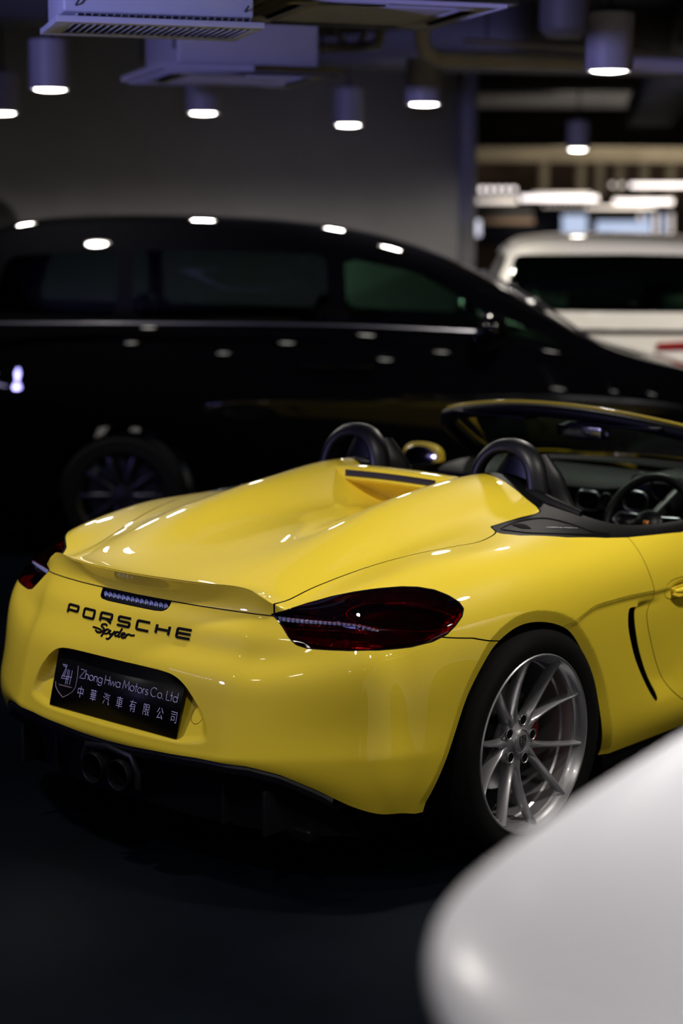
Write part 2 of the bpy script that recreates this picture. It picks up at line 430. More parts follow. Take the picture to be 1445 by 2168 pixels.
# ------------------------------------------------------------------ materials
def fresnel_glass(name, tint, ior=1.5, rough=0.0):
    'a thin clear or tinted pane: light goes straight through, the surface mirrors'
    m = bpy.data.materials.new(name); m.use_nodes = True; nt = m.node_tree; nt.nodes.clear()
    o = nt.nodes.new('ShaderNodeOutputMaterial'); mx = nt.nodes.new('ShaderNodeMixShader'); fr = nt.nodes.new('ShaderNodeFresnel')
    t = nt.nodes.new('ShaderNodeBsdfTransparent'); g = nt.nodes.new('ShaderNodeBsdfGlossy')
    t.inputs[0].default_value = (*tint, 1); g.inputs['Roughness'].default_value = rough; fr.inputs[0].default_value = ior
    ge = nt.nodes.new('ShaderNodeNewGeometry'); ma = nt.nodes.new('ShaderNodeMath'); ma.operation = 'MULTIPLY_ADD'; ma.inputs[1].default_value = -2; ma.inputs[2].default_value = 1
    po = nt.nodes.new('ShaderNodeMath'); po.operation = 'POWER'; po.inputs[0].default_value = ior      # a pane mirrors alike from both sides
    nt.links.new(ge.outputs['Backfacing'], ma.inputs[0]); nt.links.new(ma.outputs[0], po.inputs[1]); nt.links.new(po.outputs[0], fr.inputs[0])
    nt.links.new(fr.outputs[0], mx.inputs[0]); nt.links.new(t.outputs[0], mx.inputs[1]); nt.links.new(g.outputs[0], mx.inputs[2]); nt.links.new(mx.outputs[0], o.inputs[0])
    return m
M_YEL = mat('yellow_paint', (.80, .61, .038), rough=.45, coat=1.0, coat_rough=.012, spec=.2)
M_GAP = mat('gap_black', (.004, .004, .004), rough=.8, spec=.1)
M_TRIM = mat('black_trim', (.0022, .0022, .0026), rough=.55, spec=.14, bump=(900, .15, .0004))
M_TRIM2 = mat('satin_black', (.004, .004, .005), rough=.35, spec=.3)
M_PLAST = mat('diffuser_plastic', (.008, .009, .012), rough=.38, bump=(700, .1, .0004))
M_RUB = mat('tyre_rubber', (.0035, .0035, .0035), rough=.8, spec=.2)
M_RIM = mat('rim_silver', (.55, .55, .58), rough=.33, metal=.75, coat=.5)
M_DARKMET = mat('dark_metal', (.05, .05, .052), rough=.4, metal=.9)
M_DISC = mat('brake_disc', (.10, .10, .10), rough=.4, metal=1.0)
M_RED = mat('caliper_red', (.30, .012, .008), rough=.35)
M_LEATH = mat('black_leather', (.005, .005, .006), rough=.42, spec=.4, bump=(350, .25, .0006))
M_CHROME = mat('chrome', (.62, .62, .64), rough=.12, metal=1.0)
M_ALU = mat('satin_aluminium', (.50, .50, .56), rough=.3, metal=1.0)
M_BLETT = mat('black_lettering', (.002, .002, .002), rough=.5, spec=.15)
M_LENS = fresnel_glass('red_lens', (.27, .005, .007), 1.52)
M_CLEAR = fresnel_glass('clear_lens', (.75, .78, .85), 1.5)
M_WGLASS = fresnel_glass('windscreen_glass', (.42, .52, .47), 1.2)
M_REFL = mat('lamp_reflector', (.30, .30, .32), rough=.22, metal=1.0, bump=(60, .8, .006))
M_REFL2 = mat('lamp_bezel', (.02, .02, .02), rough=.2)
M_LED = mat('led_strip', (.75, .78, .85), rough=.2, metal=.3, bump=(220, 1, .004))
M_PLATE = mat('number_board_black', (.003, .003, .004), rough=.4, spec=.12)
M_PRINT = mat('lilac_print', (.62, .58, .88), rough=.5)
M_PRINT2 = mat('pale_print', (.42, .33, .36), rough=.4)
M_MESH = mat('vent_mesh', (.02, .018, .03), rough=.5, bump=(900, 1, .002))

# ------------------------------------------------------------------ body surface, cut along its seams
BV, BF = subdivide(P, CF, 4, CCR)
BT = BVHTree.FromPolygons([Vector(v) for v in BV], BF)
def hit(px, py):
    h = BT.ray_cast(Vector(CPOS), Vector(ray(px, py)).normalized())
    if h[0] is not None: return np.array(h[0])
    for k in range(1, 60):      # just past the silhouette: take the nearest point of the body
        q = CPOS+ray(px, py)*(4.4+k*.05); g = BT.find_nearest(Vector(q))
        if k == 1 or g[3] < bd: bd, bp = g[3], np.array(g[0])
    return bp
def onrear(x, z):
    'point and normal of the tail of the car at (x, z)'
    h = BT.ray_cast(Vector((x, -2, z)), Vector((0, 1, 0))); return np.array(h[0]), np.array(h[1])
def onside(y, z, s=1):
    h = BT.ray_cast(Vector((2*s, y, z)), Vector((-s, 0, 0))); return np.array(h[0]), np.array(h[1])

S = Surf(BV, BF)
AX = lambda: np.abs(S.V[:, 0])
def ch_side(): return S.V[:, 1:3]
def ch_top(): return np.stack([AX(), S.V[:, 1]], 1)
def ch_rear(): return np.stack([AX(), S.V[:, 2]], 1)
OB = np.array([.52, -.78, .34]); OB /= np.linalg.norm(OB); OB1 = np.cross([0, 0, 1.], OB); OB1 /= np.linalg.norm(OB1); OB2 = np.cross(OB, OB1)
def ch_ob():
    A = np.abs(S.V*[1, 0, 0])+S.V*[0, 1, 1]; return np.stack([A@OB1, A@OB2], 1)
def ob(p): p = np.array([abs(p[0]), p[1], p[2]]); return (p@OB1, p@OB2)
hits = lambda L: [hit(*p) for p in L]
B_ARCH, B_BAND, B_LIGHT, B_LSEAL, B_LID, B_LIDG, B_BUMP, B_BUMPG, B_DOOR, B_DOORG, B_SEAM, B_SEAMG, B_SLOT, B_TRI, B_CHM, B_CHMG, B_PLR, B_PLR2, B_TOW, B_TOWG, B_CUTB, B_FARCH, B_STRIP, B_RED2, B_HAND, B_HANDG, B_PLR3, B_SL2 = [1 << i for i in range(28)]

# wheel arches
arch_px = [(909, 1701), (941, 1638), (972, 1551), (1000, 1469), (1035, 1400), (1063, 1360), (1104, 1328), (1147, 1318), (1191, 1325), (1223, 1347), (1254, 1400), (1273, 1463), (1282, 1538), (1279, 1601), (1270, 1657)]
arch = [(h[1], h[2]) for h in hits(arch_px)]
arch = spline(arch, 5)
arch_poly = np.vstack([[(-.46, .1)], [(-.458, .22)], arch, [(.335, .10)]])
fa = np.maximum(pl_sdf(ch_side(), arch_poly), .55-AX()); S.cut(fa, B_ARCH); S.drop(lambda l: l & B_ARCH)
fa = pl_sdf(ch_side(), arch_poly)
S.cut(np.maximum(fa-.034, .5-AX()), B_BAND)
farch = [(2.475+.372*cos(a), .345+.372*sin(a)) for a in np.linspace(0, 2*pi, 60, endpoint=False)]
S.cut(np.maximum(pl_sdf(ch_side(), farch), .5-AX()), B_FARCH); S.drop(lambda l: l & B_FARCH)
# lower edge of the painted bumper and sill
xb = [0, .10, .2, .35, .5, .58, .66, .73, .79, .82, .84, .9]
zb = [.377, .380, .386, .392, .388, .372, .335, .292, .262, .246, .240, .24]
f = np.where(S.V[:, 1] < -.2, S.V[:, 2]-np.interp(AX(), xb, zb), S.V[:, 2]-.20)
S.cut(f, B_CUTB); S.drop(lambda l: l & B_CUTB)

# tail light outline, seal, led strip
LP = [(572, 1300), (603, 1292), (650, 1276), (700, 1262), (750, 1252), (800, 1245), (850, 1241), (885, 1242), (920, 1248), (950, 1260), (972, 1274), (982, 1288), (979, 1305), (965, 1325), (945, 1345), (915, 1360), (870, 1371), (800, 1378), (740, 1379), (690, 1377), (650, 1374), (625, 1366), (610, 1350), (597, 1328), (585, 1312)]
lp = [ob(h) for h in hits(LP)]
fl = pl_sdf(ch_ob(), lp); guard = -S.V[:, 1]+-.12
fl = np.where((S.V[:, 1] < -.12) & (S.V[:, 2] > .55), fl, 1.0)
S.cut(fl, B_LIGHT)
fl = np.where((S.V[:, 1] < -.12) & (S.V[:, 2] > .55), pl_sdf(ch_ob(), lp), 1.0); S.cut(fl+.0035, B_LSEAL, only=lambda l: l & B_LIGHT)
strip = [ob(h) for h in hits([(575, 1302), (640, 1303), (700, 1313), (800, 1328), (845, 1334), (800, 1337), (700, 1335), (640, 1328), (590, 1318)])]
fs = np.where((S.V[:, 1] < -.12) & (S.V[:, 2] > .55), pl_sdf(ch_ob(), strip), 1.0); S.cut(fs, B_STRIP, only=lambda l: l & B_LIGHT)

# seams: lid, bumper, door, side panel
def gap(f, w, b, bg, only=None):
    S.cut(f()-w, b, only=only); S.cut(f()+w, bg, only=only)      # b & !bg = gap
lid_px = [(606, 1296), (580, 1281), (640, 1255), (700, 1229), (780, 1200), (850, 1180), (960, 1157), (1010, 1148), (1040, 1135), (1050, 1126)]
lid_line = [(abs(h[0]), h[1]) for h in hits(lid_px)]
tri_px = [(1038, 1115), (1060, 1108), (1100, 1096), (1134, 1088)]
tri_line = [(abs(h[0]), h[1]) for h in hits(tri_px)]
lid_line = spline(lid_line, 4)
lid_poly = np.vstack([[(-.3, -1.5)], [(lid_line[0][0], -1.5)], lid_line, tri_line, [(.575, .425)], [(.54, .452)], [(.45, .487)], [(.38, .500)], [(.30, .505)], [(.23, .492)], [(.19, .462)], [(.12, .452)], [(-.3, .452)]])
okl = lambda: ((S.V[:, 2] > .70))
gap(lambda: np.where(okl(), pl_sdf(ch_top(), lid_poly), 1.), .0026, B_LID, B_LIDG)
bx = [0, .15, .30, .40, .48, .60, .75, .826, .86, .884, .95]; bz = [.787, .788, .788, .786, .783, .775, .752, .729, .712, .687, .60]
gap(lambda: np.maximum(S.V[:, 2]-np.interp(AX(), bx, bz), (S.V[:, 1]+.05)), .0016, B_BUMP, B_BUMPG)
door_px = [(1329.5, 1138.5), (1348, 1162), (1366, 1195), (1380, 1232), (1386, 1258), (1386, 1275), (1381, 1290), (1379, 1306), (1383, 1337), (1394, 1390), (1406, 1430), (1422, 1460), (1443, 1480)]
dl = spline([(h[1], h[2]) for h in hits(door_px)], 4)
door_poly = np.vstack([[(dl[0][0]-.03, 1.1)], [(dl[0][0]-.012, .90)], dl, [(1.0, .288)], [(1.30, .278)], [(1.62, .285)], [(1.74, .33)], [(1.80, .45)], [(1.82, .62)], [(1.80, .80)], [(1.78, 1.1)]])
gap(lambda: np.where(AX() > .5, pl_sdf(ch_side(), door_poly), 1.), .0016, B_DOOR, B_DOORG)
seam_px = [(1195, 1333), (1206, 1325), (1228, 1306), (1243, 1294), (1262, 1282), (1293, 1272), (1339, 1260), (1384, 1251)]
sl = spline([(h[1], h[2]) for h in hits(seam_px)], 4)
seam_poly = np.vstack([sl, [(.9, .70)], [(.9, 0)], [(-.1, 0)], [(.0, .6)]])
gap(lambda: np.where((AX() > .5) & (S.V[:, 1] > .05) & (S.V[:, 1] < .9), pl_sdf(ch_side(), seam_poly), 1.), .0011, B_SEAM, B_SEAMG, only=lambda l: not l & B_DOOR)
slot_px = [(1337, 1289), (1345, 1286), (1358, 1287), (1356, 1303), (1358, 1331), (1365, 1374), (1376, 1417), (1387, 1448), (1393, 1473), (1391, 1486), (1382, 1476), (1366.5, 1445), (1348, 1396), (1337, 1349), (1333.5, 1322), (1334, 1300)]
slot_poly = spline([(h[1], h[2]) for h in hits(slot_px)], 4, closed=True)
S.cut(np.where(AX() > .5, pl_sdf(ch_side(), slot_poly), 1.), B_SLOT)
tp = hits([(1036, 1117), (1042, 1124), (1060, 1130), (1100, 1134), (1200, 1138), (1280, 1139), (1327, 1138), (1380, 1133), (1443, 1127)])
tl = [(abs(h[0]), h[1]) for h in tp]
tri_poly = np.vstack([[(-.3, .30)], [(.40, .30)], tl, [(.776, 1.2)], [(.782, 1.80)], [(-.3, 1.80)]])
S.cut(np.where(S.V[:, 2] > .7, pl_sdf(ch_top(), tri_poly), 1.), B_TRI, only=lambda l: not l & B_LID)
# third brake light, plate recess, towing cover
chm = [(-.2, .7885), (.147, .7885), (.147, .778), (.143, .766), (.130, .759), (.10, .757), (-.2, .757)]
fch = lambda: np.where(S.V[:, 1] < -.5, pl_sdf(ch_rear(), chm), 1.)
S.cut(fch(), B_CHM, only=lambda l: l & B_BUMP)
S.cut(fch()+.0035, B_CHMG, only=lambda l: l & B_CHM)
rec = spline([(0, .612), (.10, .612), (.20, .610), (.25, .602), (.285, .584), (.312, .560), (.340, .530), (.362, .500), (.380, .465), (.385, .44)], 4)
rec_poly = np.vstack([[(-.1, .612)], rec, [(.36, .425)], [(.30, .419)], [(-.1, .416)]])
frec = lambda: np.where(S.V[:, 1] < -.5, pl_sdf(ch_rear(), rec_poly), 1.)
isb = lambda l: l & B_BUMP
S.cut(frec(), B_PLR, only=isb); S.cut(frec()+.004, B_PLR2, only=isb); S.cut(frec()+.009, B_PLR3, only=isb)
ftow = lambda: np.where((S.V[:, 1] < -.5) & (S.V[:, 0] > 0), np.hypot(S.V[:, 0]-.312, S.V[:, 2]-.496)-.022, 1.)
gap(ftow, .0008, B_TOW, B_TOWG, only=isb)
# door handle recess outline
hand_px = [(1404, 1238), (1408, 1229), (1420, 1224), (1445, 1222)]
hy, hz = hit(1430, 1247)[1:3]
hand_poly = [(hy+a*.115+.055, hz+b*.034) for a, b in [(cos(t)*abs(cos(t))**-.45 if abs(cos(t)) > 1e-3 else 0, sin(t)*abs(sin(t))**-.25 if abs(sin(t)) > 1e-3 else 0) for t in np.linspace(0, 2*pi, 40, endpoint=False)]]
hand_c = (hy+.055, hz)
gap(lambda: np.where(AX() > .5, pl_sdf(ch_side(), hand_poly), 1.), .0013, B_HAND, B_HANDG)

# --- relief
V = S.V; sx = np.sign(V[:, 0]); ax = np.abs(V[:, 0])
fa = pl_sdf(V[:, 1:3], arch_poly)
V[:, 0] -= sx*np.where(ax > .5, np.clip(.034-fa, 0, .034)*.42, 0)
faf = pl_sdf(V[:, 1:3], farch); V[:, 0] -= sx*np.where(ax > .5, np.clip(.03-faf, 0, .03)*.4, 0)
fr = frec(); zf = V[:, 2]
yfloor = np.interp(zf, [.40, .43, .52, .61, .7], [-.885, -.858, -.815, -.775, -.75])
edge = .004+.028*sstep(.25, .36, np.abs(V[:, 0]))*sstep(.60, .50, zf)+.02*sstep(.445, .42, zf)
m = sstep(0, 1, np.clip(-fr/edge, 0, 1))
V[:, 1] += m*np.maximum(0, yfloor-V[:, 1])
# hollow ahead of the side air intake
cl = spline([(h[1], h[2]) for h in hits([(1358, 1287), (1356, 1303), (1358, 1331), (1365, 1374), (1376, 1417), (1387, 1448), (1393, 1473), (1391, 1486)])], 4)
ycl = np.interp(V[:, 2], cl[::-1, 1], cl[::-1, 0]); s = V[:, 1]-ycl
zm = sstep(.33, .42, V[:, 2])*sstep(.685, .655, V[:, 2]+.0*s)
V[:, 0] -= sx*np.where(ax > .5, .016*zm*sstep(-.010, -.002, s)*(1-sstep(.01, .16, s)), 0)
# long shoulder crease in front of the wheel arch
dsm = pl_sdf(V[:, 1:3], seam_poly); inside = (ax > .5) & (V[:, 1] > .05) & (V[:, 1] < 1.3)
V[:, 0] -= sx*np.where(inside, .008*sstep(0, .02, -dsm)*sstep(.12, .25, V[:, 1])*sstep(.25, .55, V[:, 2]), 0)
# finger hollow behind the door handle
fh = np.hypot((V[:, 1]-hand_c[0])/.10, (V[:, 2]-hand_c[1])/.030); V[:, 0] -= sx*np.where(ax > .5, .016*(1-sstep(.2, 1, fh)), 0)
# groove every seam
S.V = V
GAPS = lambda l: ((l & B_LID) and not (l & B_LIDG) and not (l & B_BUMP) and not (l & B_LIGHT)) or ((l & B_BUMP) and not (l & B_BUMPG) and not (l & B_LIGHT)) or ((l & B_DOOR) and not (l & B_DOORG)) or ((l & B_SEAM) and not (l & B_SEAMG)) or ((l & B_TOW) and not (l & B_TOWG)) or ((l & B_HAND) and not (l & B_HANDG))

car = thing('sports_car', 'bright yellow open sports car seen from behind on the dark floor', 'car')
def piece(name, test, m, t=.004, parent=None, split=None, **pr_):
    V2, F2 = S.part(test)
    if split: # +1 right, -1 left
        cen = np.array([V2[list(f)].mean(0)[0] for f in F2]); F2 = [f for f, c in zip(F2, cen) if c*split > 0]
        us = sorted({i for f in F2 for i in f}); mp = {v: k for k, v in enumerate(us)}; V2 = V2[us]; F2 = [tuple(mp[i] for i in f) for f in F2]
    if t: V2, F2 = shell(V2, F2, t)
    return link(name, sharp(raw(V2, F2), 32), parent or car, m, **pr_)
notgap = lambda l: not GAPS(l)
isgap = lambda l: GAPS(l) and not (l & B_SLOT)
def cls(l):
    if l & B_SLOT: return 'slot'
    if l & B_LIGHT: return 'light'
    if GAPS(l): return 'tri_gap' if (l & B_TRI) and not (l & B_LID) else 'gap'
    if l & B_CHM: return 'chm'
    if l & B_BUMP: return 'bumper'
    if l & B_LID: return 'lid'
    if l & B_TRI: return 'tri'
    if l & B_HAND: return 'hand'
    if l & B_DOOR: return 'door'
    if l & B_SEAM: return 'panel'
    return 'body'
lid = piece('engine_lid', lambda l: cls(l) == 'lid', M_YEL)
bump = piece('rear_bumper', lambda l: cls(l) == 'bumper', M_YEL)
piece('cockpit_surround', lambda l: cls(l) in ('tri', 'tri_gap'), M_TRIM, label='matt black panel around the cockpit')
V2, F2 = S.part(lambda l: cls(l) == 'gap')
me = raw(V2, F2); nv = np.array([v.normal[:] for v in me.vertices]); 
link('shut_line', raw(V2-nv*.0010, F2), car, M_GAP, label='dark shut lines between the body panels')
for s_ in (1, -1):
    piece('quarter_panel', lambda l: cls(l) == 'body', M_YEL, split=s_)
    dr = piece('door', lambda l: cls(l) in ('door', 'hand'), M_YEL, split=s_)
    sp = piece('side_panel', lambda l: cls(l) == 'panel', M_YEL, split=s_)
    # air intake: a dark duct behind the slot
    Vs, Fs = S.part(lambda l: cls(l) == 'slot')
    cen = np.array([Vs[list(f)].mean(0)[0] for f in Fs]); Fs = [f for f, c in zip(Fs, cen) if c*s_ > 0]
    us = sorted({i for f in Fs for i in f}); mp = {v: k for k, v in enumerate(us)}; Vs = Vs[us]; Fs = [tuple(mp[i] for i in f) for f in Fs]
    n = len(Vs); D = np.array([-.05*s_, -.02, 0]); F3 = [tuple(i+n for i in f) for f in Fs]; cnt = {(f[k], f[(k+1) % len(f)]) for f in Fs for k in range(len(f))}
    F3 += [(b, a, a+n, b+n) for a, b in cnt if (b, a) not in cnt]
    link('air_intake', raw(np.vstack([Vs-[.002*s_, 0, 0], Vs+D]), F3), sp, M_GAP, label='curved black air intake slot')
    # door handle
    hb = MB(); pts = [(s_*(onside(hand_c[0]-.072+.012*k, hand_c[1])[0][0]*s_+.006+.016*sin(pi*k/12)), hand_c[0]-.072+.012*k, hand_c[1]-.004) for k in range(13)]
    hb.tube(pts, [(.013*min(1, .45+.55*sin(pi*k/12)), .0075) for k in range(13)], n=14, up=(0, 0, 1))
    hb.build('door_handle', M_YEL, dr)

# ------------------------------------------------------------------ tail lights
def inward(V_, F_, d):
    me = raw(V_, F_); nv = np.array([v.normal[:] for v in me.vertices]); bpy.data.meshes.remove(me); return V_-nv*(d[:, None] if hasattr(d, 'shape') else d)
for s_ in (1, -1):
    o1 = piece('tail_light', lambda l: l & B_LIGHT and l & B_LSEAL and not l & B_STRIP, M_LENS, t=0, split=s_, label='dark red tail light lens')
    piece('lamp_seal', lambda l: l & B_LIGHT and not l & B_LSEAL and not l & B_STRIP, M_GAP, split=s_, parent=o1)
    piece('indicator_strip', lambda l: l & B_STRIP, M_CLEAR, t=0, split=s_, parent=o1, label='clear indicator strip')
    V2, F2 = S.part(lambda l: l & B_LIGHT)
    cen = np.array([V2[list(f)].mean(0)[0] for f in F2]); F2 = [f for f, c in zip(F2, cen) if c*s_ > 0]
    us = sorted({i for f in F2 for i in f}); mp = {v: k for k, v in enumerate(us)}; V2 = V2[us]; F2 = [tuple(mp[i] for i in f) for f in F2]
    C2 = np.stack([np.abs(V2[:, 0])*OB1[0]+V2[:, 1]*OB1[1]+V2[:, 2]*OB1[2], np.abs(V2[:, 0])*OB2[0]+V2[:, 1]*OB2[1]+V2[:, 2]*OB2[2]], 1)
    sd = -pl_sdf(C2, lp); ctr = np.array(ob(hit(850, 1300))); u = (C2[:, 0]-ctr[0])/.16; w = (C2[:, 1]-ctr[1])/.045
    rr = np.sqrt(u*u+w*w)
    depth = .036*sstep(0, .02, sd)
    depth -= .020*np.exp(-((rr-.95)/.16)**2)*sstep(0, .02, sd)        # raised light ring
    depth -= .016*np.exp(-((C2[:, 1]-ctr[1]+.052)/.012)**2)*sstep(0, .02, sd)
    V3 = inward(V2, F2, depth+.001)
    link('lamp_housing', raw(V3, F2), o1, M_REFL)
    # black cup in the middle of the ring
    idx = [f for f in F2 if np.mean(rr[list(f)]) < .80 or (np.mean(w[list(f)]) > -.6 and np.mean(u[list(f)]) < -.3 and np.mean(w[list(f)]) < .9)]
    us = sorted({i for f in idx for i in f}); mp = {v: k for k, v in enumerate(us)}
    if idx: link('lamp_bezel', raw(inward(V2, F2, np.maximum(depth-.004, 0))[us], [tuple(mp[i] for i in f) for f in idx]), o1, M_REFL2)
    # row of small led cups behind the clear strip
    lb = MB(); A0 = hit(590, 1309); A1 = hit(800, 1333)
    for k in range(22):
        t = k/21; q = A0*(1-t)+A1*t; h = onrear(q[0], q[2]) if q[0] < .6 else None
        d = BT.find_nearest(Vector(q)); q = np.array(d[0])-np.array(d[1])*.010; q[0] *= s_
        lb.box([q[0]-.0052, q[1]-.004, q[2]-.006*(1-.5*t)], [q[0]+.0052, q[1]+.004, q[2]+.006*(1-.5*t)], .0012)
    lb.build('led_row', M_LED, o1)

# third brake light
o1 = piece('centre_brake_light', lambda l: cls(l) == 'chm' and l & B_CHMG, M_CLEAR, t=0, label='clear high brake light under the spoiler')
piece('lamp_seal', lambda l: cls(l) == 'chm' and not l & B_CHMG, M_GAP, parent=o1)
V2, F2 = S.part(lambda l: cls(l) == 'chm'); link('lamp_housing', raw(V2+[0, .012, 0], F2), o1, M_REFL2)
lb = MB()
for k in range(14):
    x = -.128+.256*k/13; q, _ = onrear(x, .771)
    lb.lathe([(.0001, -.002), (.0045, -.001), (.0092, -.004)], n=10, axis='y', c=(x, q[1]+.010, .771))
lb.build('led_row', M_LED, o1)

# ------------------------------------------------------------------ lettering
def on_tail(x, z, off=.0012):
    p, n = onrear(x, z); return p+n*off*(1 if n[1] < 0 else -1)
def strokes(mb, paths, place, r, n=8, flat=.5):
    for pth in paths:
        q = [place(*p) for p in pth]
        mb.tube(q, [(r*flat, r)]*len(q) if False else r, n=n)
def dens(pth, k=4, curve=False):
    if curve: return [tuple(p) for p in spline(pth, k)]
    out = []
    for a, b in zip(pth[:-1], pth[1:]):
        for t in range(k): out.append((a[0]+(b[0]-a[0])*t/k, a[1]+(b[1]-a[1])*t/k))
    return out+[tuple(pth[-1])]
def rc(pts, r=.12):
    'round the corners of a path'
    out = [pts[0]]
    for a, b, c in zip(pts[:-2], pts[1:-1], pts[2:]):
        a, b, c = map(np.array, (a, b, c)); u = (a-b)/np.linalg.norm(a-b); v = (c-b)/np.linalg.norm(c-b)
        p, q = b+u*r, b+v*r
        for t in (0, .25, .5, .75, 1): out.append(tuple((1-t)**2*p+2*t*(1-t)*b+t*t*q))
    return out+[pts[-1]]
WL = 2.05
LET = {'P': [rc([(0, 0), (0, 1), (WL, 1), (WL, .38), (.1, .38)], .2)],
       'O': [rc([(.8, 0), (0, 0), (0, 1), (WL, 1), (WL, 0), (.8, 0)], .22)],
       'R': [rc([(0, 0), (0, 1), (WL, 1), (WL, .38), (.1, .38)], .2), [(1.15, .38), (WL, 0)]],
       'S': [rc([(0, 0), (WL, 0), (WL, .5), (0, .5), (0, 1), (WL, 1)], .2)],
       'C': [rc([(WL, 0), (0, 0), (0, 1), (WL, 1)], .22)],
       'H': [[(0, 0), (0, 1)], [(WL, 0), (WL, 1)], [(0, .5), (WL, .5)]],
       'E': [rc([(WL, 0), (0, 0), (0, 1), (WL, 1)], .18), [(0, .5), (WL, .5)]]}
wordmark = bpy.data.objects.new('rear_lettering', None); COL.objects.link(wordmark); wordmark.parent = car; wordmark['label'] = 'black capital lettering across the tail'
for k, c in enumerate('PORSCHE'):
    mb = MB(); x0 = -.261+k*.0787; h = .0235
    for pth in LET[c]:
        pp = dens(pth, 2)
        mb.tube([on_tail(x0+u*h, .7015+v*h+.006*(1-abs(x0)/.26)*0) for u, v in pp], .0040, n=8)
    mb.build('letter', M_BLETT, wordmark)
mb = MB()
SPY = [[(-.9, .62), (-.3, .60), (.35, .50), (.75, .28), (.45, .02), (-.05, -.02)],
       [(1.25, 1.35), (.9, 1.52), (.45, 1.36), (.42, 1.05), (.85, .78), (.95, .45), (.6, .12), (.0, .05), (-.35, .22)],
       [(1.25, .75), (1.12, .2), (.92, -.55)], [(1.18, .45), (1.5, .8), (1.82, .62), (1.72, .18), (1.35, .05), (1.2, .15)],
       [(2.05, .8), (1.98, .3), (2.25, .1), (2.6, .4), (2.75, .8)], [(2.75, .8), (2.55, .1), (2.2, -.6), (1.85, -.65)],
       [(3.5, .7), (3.1, .72), (2.92, .3), (3.15, .05), (3.5, .35), (3.75, 1.45)], [(3.75, 1.45), (3.52, .4), (3.6, .05), (3.8, .1)],
       [(3.95, .35), (4.35, .55), (4.3, .8), (4.0, .65), (3.98, .2), (4.3, .02), (4.6, .2)],
       [(4.75, .75), (4.68, .35), (4.6, .02)], [(4.68, .4), (4.95, .75), (5.4, .68), (5.9, .78)]]
for pth in SPY:
    mb.tube([on_tail(-.100+u*.0262, .6705+v*.0165) for u, v in dens(pth, 5, True)], .0031, n=8)
mb.build('script_badge', M_BLETT, car, label='small black script badge reading Spyder')

# ------------------------------------------------------------------ number board
def plate_pt(px, py):
    'point of the board under a crop pixel'
    X, Y = 80+px/4.014, 1360+py/4.014
    d = ray(X, Y); n = PN; t = ((PO-CPOS)@n)/(d@n); q = CPOS+d*t; return q
PO = np.array([0, -.869, .430]); PU = np.array([0, .25, 1.]); PU /= np.linalg.norm(PU); PN = np.cross([1., 0, 0], PU)   # faces the rear
if PN[1] > 0: PN = -PN
board = thing('licence_board', 'black showroom plate with white Latin and Chinese company lettering on the yellow bumper', 'plate')
def P2(u, v, off=0): return PO+np.array([u, 0, 0])+PU*v+PN*off
mb = MB(); hw, hh = .272, .174
V8 = [P2(a, b, c) for c in (0, .003) for a, b in ((-hw, 0), (hw, 0), (hw, hh), (-hw, hh))]
mb.add(V8, [(0, 1, 2, 3), (7, 6, 5, 4), (0, 4, 5, 1), (1, 5, 6, 2), (2, 6, 7, 3), (3, 7, 4, 0)])
mb.build('board', M_PLATE, board)
def puv(px, py):
    q = plate_pt(px, py)-PO; return (q[0], q@PU)
def pstroke(mb, pth, r=.00085, curve=False, k=5):
    pp = dens(pth, k, curve); q = [P2(u, v, .0034) for u, v in pp]; mb.tube(q, r, n=6)
circ = lambda cx, cy, rx, ry, a0=0, a1=360, n=20: [(cx+rx*cos(radians(a0+(a1-a0)*i/n)), cy+ry*sin(radians(a0+(a1-a0)*i/n))) for i in range(n+1)]
GEO = {  # thin geometric letters: (advance, strokes)
 'Z': (.72, [[(.05, 1), (.66, 1), (.02, 0), (.68, 0)]]), 'h': (.55, [[(.06, 0), (.06, 1.05)], [(.06, .38)]+circ(.26, .38, .20, .22, 180, 0, 10)+[(.46, 0)]]),
 'o': (.66, [circ(.31, .30, .27, .30)]), 'n': (.55, [[(.06, 0), (.06, .6)], [(.06, .38)]+circ(.26, .38, .20, .22, 180, 0, 10)+[(.46, 0)]]),
 'g': (.68, [circ(.31, .30, .27, .30), [(.58, .6), (.58, -.08)]+circ(.31, -.08, .27, .22, 0, -160, 12)]), ' ': (.22, []),
 'H': (.72, [[(.07, 0), (.07, 1)], [(.62, 0), (.62, 1)], [(.07, .52), (.62, .52)]]), 'w': (.78, [[(.02, .6), (.2, 0), (.38, .55), (.56, 0), (.74, .6)]]),
 'a': (.68, [circ(.31, .30, .27, .30), [(.58, .6), (.58, 0)]]), 'M': (.95, [[(.06, 0), (.16, 1), (.46, .15), (.78, 1), (.88, 0)]]),
 't': (.34, [[(.16, 1.0), (.16, 0)], [(.02, .6), (.32, .6)]]), 'r': (.36, [[(.06, 0), (.06, .6)], [(.06, .38)]+circ(.24, .38, .18, .2, 180, 80, 8)]),
 's': (.42, [circ(.20, .44, .15, .15, 30, 270, 12)+circ(.20, .145, .16, .145, 90, -150, 12)]), 'C': (.92, [circ(.47, .5, .42, .5, 45, 315, 22)]),
 '.': (.20, [circ(.06, .03, .02, .02)]), 'L': (.52, [[(.07, 1), (.07, 0), (.48, 0)]]), 'd': (.68, [circ(.31, .30, .27, .30), [(.58, 1.05), (.58, 0)]])}
txt = 'Zhong Hwa Motors Co. Ltd'; tot = sum(GEO[c][0] for c in txt)
u0, v0 = puv(360, 300); u1, v1 = puv(1195, 515)
sc_ = (u1-u0)/tot; mb = MB(); u = u0; hsc = .0255
for c in txt:
    adv, st = GEO[c]
    for pth in st: pstroke(mb, [(u+a*sc_, v0+(v1-v0)*(u-u0)/(u1-u0)+b*hsc) for a, b in pth], k=2)
    u += adv*sc_
mb.build('latin_lettering', M_PRINT, board, label='thin pale lettering naming the dealer')
